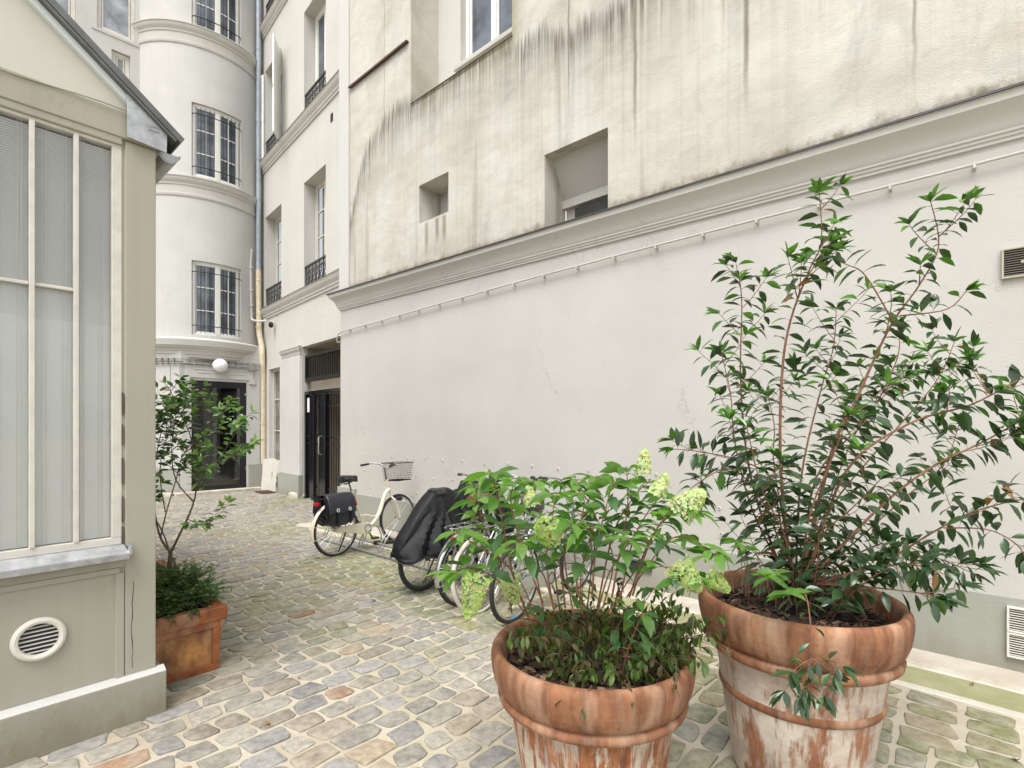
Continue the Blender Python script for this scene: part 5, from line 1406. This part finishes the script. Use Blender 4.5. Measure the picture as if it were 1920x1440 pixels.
def bicycle(label, rear, front, paint, kind='step', tyre=None, rim=None, fmat=None, basket=False, saddle_m=None, lean=.04, group='bicycles parked along the wall', rack=False, grips=None, guard=None, refl=None, name='bicycle',blue=False, tail=True, lock=False):
    rear=Vector(rear); front=Vector(front); dirv=(front-rear); dirv.z=0; head=math.atan2(dirv.y,dirv.x); dirv.normalize()
    t=thing(name,label,'bicycle',rear,head,group); t.rotation_euler=(lean,0,head)
    tyre=tyre or M['rubber']; rim=rim or M['chrome']; wb=1.06; bb=Vector((.45,0,.29)); ra=Vector((0,0,WR)); fa=Vector((wb,0,WR))
    wheel(t,0,tyre,rim,refl,blue=blue); wheel(t,wb,tyre,rim)
    f=MB(); st=bb+Vector((-.20,0,.52)); ht=Vector((wb-.20,0,.90)); hb=Vector((wb-.13,0,.70))
    f.tube([bb,st],.016,10); f.tube([hb,ht],.02,10)
    if kind=='swan':
        f.tube(spline([hb+Vector((-.02,0,.06)),hb+Vector((-.10,0,-.0)),Vector((.72,0,.46)),Vector((.60,0,.33)),bb+Vector((.06,0,.0)),bb],6),.028,12)
        f.tube(spline([Vector((.68,0,.41)),Vector((.60,0,.42)),Vector((.50,0,.45)),bb+(st-bb)*.33],5),.013,8)
    elif kind=='step':
        f.tube([hb+Vector((0,0,.02)),bb],.018,10); f.tube([ht+Vector((.01,0,-.05)),bb+(st-bb)*.42],.016,10)
    else:
        f.tube([hb+Vector((0,0,.02)),bb],.018,10); f.tube([ht+Vector((.01,0,-.05)),st+Vector((.01,0,-.04))],.016,10)
    for s in (-1,1):
        f.tube([bb+Vector((0,s*.03,0)),ra+Vector((.04,s*.055,0)),ra+Vector((0,s*.058,0))],.010,7); f.tube([bb+(st-bb)*.82+Vector((0,s*.016,0)),ra+Vector((0,s*.056,0))],.008,7)
    f.tube([bb+Vector((0,-.04,0)),bb+Vector((0,.04,0))],.024,12)
    f.build('frame',paint,t)
    k=MB(); k.tube([hb+Vector((.005,0,-.02)),hb+Vector((.015,0,-.06))],.022,10)
    for s in (-1,1): k.tube(spline([hb+Vector((.012,s*.012,-.05)),hb+Vector((.03,s*.045,-.09)),fa+Vector((-.045,s*.052,.16)),fa+Vector((0,s*.052,0))],5),[.014]*6+[.012]*5+[.009]*5,8)
    k.build('fork',paint,t)
    sp=MB(); s0=st+(st-bb).normalized()*.12; sp.tube([st,s0+Vector((0,0,.01))],.0125,8); sp.build('seat_post',M['chrome'],t)
    sd=MB(); zc=s0.z+.05; rows=[]
    for q,(x,w,h) in enumerate(((-.13,.035,.0),(-.115,.085,.012),(-.06,.105,.018),(0,.085,.012),(.06,.045,.006),(.11,.028,.004),(.14,.014,-.006))):
        rows.append([sd.v((s0.x+x,yy*w,zc+h+zz)) for yy,zz in ((-.92,-.052),(-1.06,-.015),(-.6,.026),(0,.030),(.6,.026),(1.06,-.015),(.92,-.052),(0,-.045))])
    for A,B in zip(rows,rows[1:]):
        for j in range(8): sd.f([A[j],B[j],B[(j+1)%8],A[(j+1)%8]],0,True)
    sd.f(rows[0][::-1],0); sd.f(rows[-1],0)
    for s in (-1,1): sd.tube([(s0.x-.09,s*.04,zc-.03),(s0.x-.09,s*.04,zc-.07),(s0.x,s*.02,zc-.06),(s0.x+.1,s*.01,zc-.03)],.005,6)
    sd.build('saddle',saddle_m or M['black_plastic'],t)
    hbz=ht+Vector((-.03,0,.16)); b=MB(); b.tube([ht,ht+Vector((-.03,0,.17))],.013,8)
    if kind=='flat': pts=[(0,0,0),(.02,.1,.01),(.0,.24,.03),(-.03,.30,.03)]
    else: pts=[(.03,0,.0),(.06,.08,.02),(.05,.16,.06),(-.04,.25,.07),(-.17,.30,.05)]
    for s in (-1,1): b.tube(spline([hbz+Vector((x,s*y,z)) for x,y,z in pts],4),.0115,8)
    b.tube([hbz+Vector((.05,.14,.05)),hbz+Vector((.07,.18,.02)),hbz+Vector((-.02,.245,.03))],.005,5); b.tube([hbz+Vector((.05,-.14,.05)),hbz+Vector((.07,-.18,.02)),hbz+Vector((-.02,-.245,.03))],.005,5)
    br=b.build('handlebar',M['chrome'],t)
    for s in (-1,1):
        g=MB(); p=Vector(pts[-1]); q=Vector(pts[-2]); a=hbz+Vector((p.x,s*p.y,p.z)); c=hbz+Vector((p.x+(q.x-p.x)*.85,s*(p.y+(q.y-p.y)*.85),p.z+(q.z-p.z)*.85)); g.tube([a,a+(c-a)*.5,c],[.017,.016,.015],10); g.build('grip',grips or M['black_plastic'],br)
    g=MB(); g.lathe([(.0005,.025),(.022,.02),(.03,.0),(.03,-.01)],12,hbz+Vector((.055,-.1,.06))); g.build('bell',M['black_plastic'],br)
    # drivetrain
    cr=MB(); X,Y,Z=Vector((1,0,0)),Vector((0,0,1)),Vector((0,-1,0))
    if not guard: cr.lathe([(.085,.045),(.09,.047),(.085,.049),(.06,.049),(.06,.045)],32,bb,0,(X,Y,Z))
    cr.tube([bb+Vector((0,-.055,0)),bb+Vector((.08,-.065,-.14))],.011,7); cr.tube([bb+Vector((0,.055,0)),bb+Vector((-.08,.065,.14))],.011,7); cr.tube([bb+Vector((0,-.06,0)),bb+Vector((0,.06,0))],.012,8)
    ck=cr.build('crankset',M['chrome'] if kind!='swan' else M['iron_grey'],t)
    for s,dx,dz in ((-1,.08,-.14),(1,-.08,.14)):
        pd=MB(); pd.obox(bb+Vector((dx,s*.12,dz)),(.045,0,0),(0,.035,0),(0,0,.011)); pd.build('pedal',M['black_plastic'],ck,bevel=.003)
    if guard:
        m=MB(); o=[]
        for k in range(13): a=R(-100+k*200/12); o.append((bb.x+.082*math.cos(a),bb.z+.082*math.sin(a)))
        o+= [(.05,.375),(-.02,.37),(-.045,.34),(-.02,.315),(.05,.305)]
        m.prism(o,-.072,-.045); m.build('chain_guard',guard,t,bevel=.006)
        m=MB(); m.lathe([(.05,.074),(.054,.078),(.048,.08),(.044,.074)],20,bb,0,(X,Y,Z)); m.build('chainring_cover',M['iron_grey'],t)
    else:
        m=MB(); m.tube([bb+Vector((0,-.047,.085)),ra+Vector((0,-.047,.03))],.004,5); m.tube([bb+Vector((0,-.047,-.085)),ra+Vector((0,-.047,-.03))],.004,5); m.lathe([(.032,.043),(.036,.047),(.032,.05),(.0005,.05)],16,ra,0,(X,Y,Z)); m.build('chain',M['iron_grey'],t)
    fm=fmat or paint
    if fmat!=False:
        fender(t,0,55,195,fm); fender(t,wb,20,-5+140,fm) if kind!='swan' else fender(t,0,56,60,fm,stays=False)
    ks=MB(); ks.tube([Vector((.20,.05,.30)),Vector((.16,.16,.02)),Vector((.15,.17,.012))],.009,6); ks.build('kickstand',M['black_plastic'],t)
    if rack or kind!='flat':
        rk=MB()
        for s in (-1,1):
            rk.tube([(.22,s*.05,.745),(.16,s*.06,.75),(-.2,s*.06,.75),(-.24,s*.03,.75)],.006,6); rk.tube([(0,s*.065,WR),(.06,s*.062,.75)],.005,6); rk.tube([(0,s*.065,WR),(-.13,s*.062,.75)],.005,6)
        for x in (-.1,.04,.16): rk.tube([(x,-.06,.75),(x,.06,.75)],.005,6)
        rk.build('carrier',M['iron'] if kind=='swan' else M['chrome'],t)
    if tail:
        tl=MB(); tl.obox((-.27,0,.69),(.02,0,0),(0,.04,0),(0,0,.022)); tl.build('tail_light',M['red_lens'],t,bevel=.006)
    if basket:
        bk=MB(); bx0,bx1,hw,z0,z1=wb-.12,wb+.14,.17,.88,1.13
        def ring(z,s): return [(bx0-.02*s,-hw*(.82+.18*s),z),(bx1+.03*s,-hw*(.82+.18*s),z),(bx1+.03*s,hw*(.82+.18*s),z),(bx0-.02*s,hw*(.82+.18*s),z)]
        for i in range(11):
            q=i/10; bk.tube(ring(z0+(z1-z0)*q,q),.0015 if 0<i<10 else .006,5,True)
        for k in range(4):
            a0,b0=Vector(ring(z0,0)[k]),Vector(ring(z0,0)[(k+1)%4]); a1,b1=Vector(ring(z1,1)[k]),Vector(ring(z1,1)[(k+1)%4])
            for j in range(10): q=j/10; bk.tube([a0+(b0-a0)*q,a1+(b1-a1)*q],.0015,4)
        for j in range(12): y=-hw*.82+hw*1.64*j/11; bk.tube([(bx0,y,z0),(bx1,y,z0)],.002,4)
        bk.build('basket',M['iron'],t)
        hl=MB(); X2=(Vector((0,1,0)),Vector((0,0,1)),Vector((1,0,0))); hl.lathe([(.0005,-.05),(.025,-.04),(.034,0),(.036,.03),(.03,.034),(.0005,.036)],16,(wb-.02,-.06,.62),0,X2); hl.build('headlight',M['black_plastic'],t)
        fl=MB(); fl.box(bb.x-.12-.012,bb.x-.12+.012,-.02,-.014,.54,.66); fr=MB()
        tb=MB(); q=bb+(st-bb)*.62; tb.tube([q,q+(st-bb)*.22],.0175,10); tb.build('red_band',M['red_lens'],t)
    return t
def gp(px,py):                                     # ground point
    Y=CAMZ*FOC/(py-HZ); p=at(px,HZ,Y); p.z=0; return p
B1r=gp(631,1043)
u1=Vector((.56,.83,0)).normalized()
b1=bicycle('cream step-through bicycle with a black wire front basket and black saddle, farthest from the pots',B1r,B1r+u1,M['cream_lac'],'swan',fmat=M['cream_lac'],basket=True,guard=M['cream_lac'],rim=M['chrome'],lean=-.03)
def pannier():
    t=thing('pannier_bag','pair of black tarpaulin pannier bags with two white eyelets hung over the cream bicycle carrier','bag',B1r,math.atan2(u1.y,u1.x)); t.rotation_euler=(-.03,0,math.atan2(u1.y,u1.x))
    def side(s,name):
        m=MB(); prof=[]
        rows=[]
        for i,(z,y,x0,x1) in enumerate(((.785,.02,-.20,.17),(.78,.085,-.205,.175),(.74,.125,-.21,.18),(.60,.155,-.215,.175),(.50,.165,-.205,.165),(.44,.155,-.19,.14),(.405,.10,-.15,.09),(.40,.07,-.14,.08))):
            rows.append([m.v((x0+(x1-x0)*k/10,s*(y+.008*noise.noise((k*.6,z*9,s))),z+.012*noise.noise((k*.5,z*7,3+s))-(.012*math.sin(k/10*3.14) if i>4 else 0))) for k in range(11)])
        bk=[]
        for (z,x0,x1) in ((.40,-.14,.08),(.6,-.21,.17),(.785,-.2,.17)):
            rows.append([m.v((x0+(x1-x0)*k/10,s*.062,z)) for k in range(11)])
        for A,B in zip(rows,rows[1:]+rows[:1]):
            for k in range(10): m.f([A[k],A[k+1],B[k+1],B[k]],0,True)
        m.f([q[0] for q in rows]); m.f([q[-1] for q in rows][::-1])
        o=m.build(name,M['bag'],t,sharp=60)
        fl=MB(); rows=[]
        for i,(z,y) in enumerate(((.795,.0),(.798,.05),(.785,.10),(.75,.136),(.66,.158),(.575,.172),(.57,.172))):
            x0,x1=-.215,.185
            rows.append([fl.v((x0+(x1-x0)*k/12,s*(y+.006*noise.noise((k*.9,z*14,8+s))),z-(.008*math.cos(k*1.1) if i>4 else 0))) for k in range(13)])
        for A,B in zip(rows,rows[1:]):
            for k in range(12): fl.f([A[k],A[k+1],B[k+1],B[k]],0,True)
        fo=fl.build('flap',M['bag'],o,sharp=0); sm=fo.modifiers.new('thick','SOLIDIFY'); sm.thickness=.004
        for x in (-.09,.09):
            e=MB(); X,Y,Z=Vector((1,0,0)),Vector((0,0,1)),Vector((0,s,0)); e.lathe([(.024,0),(.023,.005),(.014,.005),(.013,0)],20,(x,s*.172,.605),0,(X,Y,Z)); e.build('eyelet',M['white_plastic'],o)
        stp=MB()
        for x in (-.1,.1): stp.box(x-.012,x+.012,s*.166,s*.170,.42,.575)
        stp.build('strap',M['black_vinyl'],o)
    side(-1,'bag'); side(1,'bag')
pannier()
B2r=gp(795,1107); u2=Vector((.60,.80,0)).normalized()
bicycle('dark bicycle hidden under a black vinyl cover, only its wheels and derailleur showing',B2r,B2r+u2,M['navy_lac'],'flat',fmat=False,rim=M['iron_grey'],refl=M['orange_lens'],lean=.02,tail=False)
def cover():
    t=thing('bicycle_cover','black vinyl rain cover draped in folds over the second bicycle from the left','cover',B2r,math.atan2(u2.y,u2.x))
    # stations along the bike: x, ridge z, half width at shoulder, half width at hem, hem z
    S=[(-.36,.44,.03,.05,.40),(-.35,.49,.04,.10,.38),(-.31,.57,.05,.15,.37),(-.20,.71,.06,.21,.38),(-.06,.86,.07,.25,.40),(.06,.97,.08,.29,.42),(.13,1.01,.085,.34,.43),(.30,1.01,.085,.34,.43),(.42,.96,.05,.30,.43),(.66,.97,.14,.33,.42),(.80,1.04,.24,.35,.42),(.90,1.03,.24,.35,.42),(1.05,.95,.15,.33,.41),(1.25,.80,.08,.28,.38),(1.42,.60,.05,.2,.35),(1.47,.42,.03,.1,.34)]
    XS=[]
    for a,b in zip(S,S[1:]):
        for k in range(4): XS.append(tuple(a[i]+(b[i]-a[i])*k/4 for i in range(5)))
    XS.append(S[-1]); m=MB(); rows=[]; n=30
    for (x,rz,ws,wh,hz) in XS:
        row=[]
        for k in range(n+1):
            q=k/n*2-1; sg=1 if q>=0 else -1; a=abs(q)
            if a<.2: f=a/.2; y=ws*f; z=rz-.02*f*f
            else: f=(a-.2)/.8; y=ws+(wh-ws)*f**.9; z=(rz-.02)+(hz-rz+.02)*f
            am=.012+.038*min(1,a*1.2)
            an=math.atan2(x-.2,1.04-z); rd=math.hypot(x-.2,1.04-z)
            cr=abs(((an*4.2+.5*noise.noise((an*3,sg*4,0))+sg*.3)%1)*2-1)
            fold=(cr-.5)*.06*min(1,rd*1.6)*min(1,a*2)+noise.noise((x*16,sg*5+f*2.4,4))*am*.35+.022*math.sin((x+.35*f*sg)*30+sg)*max(0,a-.55)
            sagx=.05*noise.noise((x*3,a*2.3,sg*4.))*a
            dz=.022*noise.noise((x*5,a*3,6+sg))+(.02*math.sin(x*19+sg) if a>.97 else 0)
            row.append(m.v((x+sagx,sg*(y+fold),max(.3,z+dz))))
        rows.append(row)
    for A,B in zip(rows,rows[1:]):
        for k in range(n): m.f([A[k],A[k+1],B[k+1],B[k]],0,True)
    m.f(rows[0][::-1],0,True); m.f(rows[-1],0,True)
    o=m.build('sheet',M['black_vinyl'],t,sharp=24); k=o.modifiers.new('thick','SOLIDIFY'); k.thickness=.004
    e=MB(); e.tube([Vector((rw_.x,rw_.y,rw_.z-.004)) for rw_ in [Vector(m.V[q[0]]) for q in rows]],.007,6); e.tube([Vector(m.V[q[-1]])-Vector((0,0,.004)) for q in rows],.007,6); e.build('hem',M['black_plastic'],t)
cover()
u3=Vector((.62,.785,0)).normalized()
B3r=gp(868,1134); bicycle('silver bicycle with chrome mudguards, standing right beside the covered bicycle',B3r,B3r+u3,M['silver_lac'],'step',fmat=M['chrome'],tail=False,lean=.05,saddle_m=M['brown_leather'])
B4r=gp(900,1150); bicycle('silver bicycle with cream tyres between the chrome-guard bicycle and the grey one',B4r,B4r+u3,M['silver_lac'],'step',fmat=False,tyre=M['white_wall'],tail=True,lean=-.06)
B5r=gp(962,1166); bicycle('grey bicycle with black tyres and a flat chain guard, closest to the front pot',B5r,B5r+Vector((.60,.80,0)),M['grey_lac'],'step',fmat=False,guard=M['silver_lac'],tail=False,lean=.08,blue=True,saddle_m=M['black_plastic'])
# galvanised rack on the ground along the wall
def rack():
    p=rw(1.75,.62); t=thing('bicycle_rack','low galvanised rack of bent tube hoops on the paving along the wall','bike rack',(p.x,p.y,.0),RW)
    r=MB(); r.tube([(-.5,-.05,.03),(2.9,-.05,.03)],.016,8); r.tube([(-.5,-.42,.03),(2.9,-.42,.03)],.016,8); r.build('rails',M['galv'],t)
    h=MB(); x=-.4
    for k in range(8):
        for dx in (-.035,.035):
            h.tube(spline([(x+dx,-.42,.03),(x+dx,-.36,.18),(x+dx,-.25,.30),(x+dx,-.14,.30),(x+dx,-.06,.18),(x+dx,-.05,.03)],4),.0085,8)
        x+=.46
    h.build('hoops',M['galv'],t)
rack()
def lockbar():
    t=thing('bicycle_lock','black folding lock lying on the paving beside the cream bicycle front wheel','lock',gp(722,1021),.3)
    m=MB(); m.box(-.16,.12,-.03,.03,.01,.06); m.build('case',M['black_plastic'],t,bevel=.015)
    m=MB(); m.tube(spline([(.1,0,.04),(.2,.03,.07),(.28,.02,.05)],4),.014,8); m.build('shackle',M['iron_grey'],t)
lockbar()

# ================================================================ CAMERA, LIGHT
cam=bpy.data.cameras.new('camera'); co=bpy.data.objects.new('camera',cam); col.objects.link(co)
co.location=(0,0,CAMZ); co.rotation_euler=(math.pi/2,0,0); cam.sensor_width=36; cam.lens=36*FOC/1920; cam.shift_y=(HZ-720)/1920
cam.clip_start=.05; cam.clip_end=500; scene.camera=co
w=bpy.data.worlds.new('World'); scene.world=w; w.use_nodes=True; nt=w.node_tree; bg=nt.nodes['Background']
sky=nt.nodes.new('ShaderNodeTexSky'); sky.sky_type='NISHITA'; sky.sun_disc=False; sky.sun_elevation=R(62); sky.sun_rotation=R(200); sky.dust_density=3; sky.air_density=1; sky.ozone_density=1
hs=nt.nodes.new('ShaderNodeHueSaturation'); hs.inputs['Saturation'].default_value=.15; nt.links.new(sky.outputs[0],hs.inputs['Color']); nt.links.new(hs.outputs[0],bg.inputs['Color'])
bg.inputs['Strength'].default_value=.15
sd=bpy.data.lights.new('sun','SUN'); sd.energy=1.5; sd.angle=R(35); sd.color=(1,.97,.92); so=bpy.data.objects.new('sun',sd); col.objects.link(so)
# sun_rotation is measured clockwise from +Y seen from above
el,az=R(62),R(200); dv=Vector((math.sin(az)*math.cos(el),math.cos(az)*math.cos(el),math.sin(el)))
so.rotation_euler=dv.to_track_quat('Z','Y').to_euler(); so.location=dv*30
vs=scene.view_settings; vs.view_transform='Standard'; vs.look='None'; vs.gamma=1; vs.exposure=0.98; vs.use_curve_mapping=False
scene.cycles.max_bounces=8; scene.cycles.diffuse_bounces=5; scene.cycles.transparent_max_bounces=16
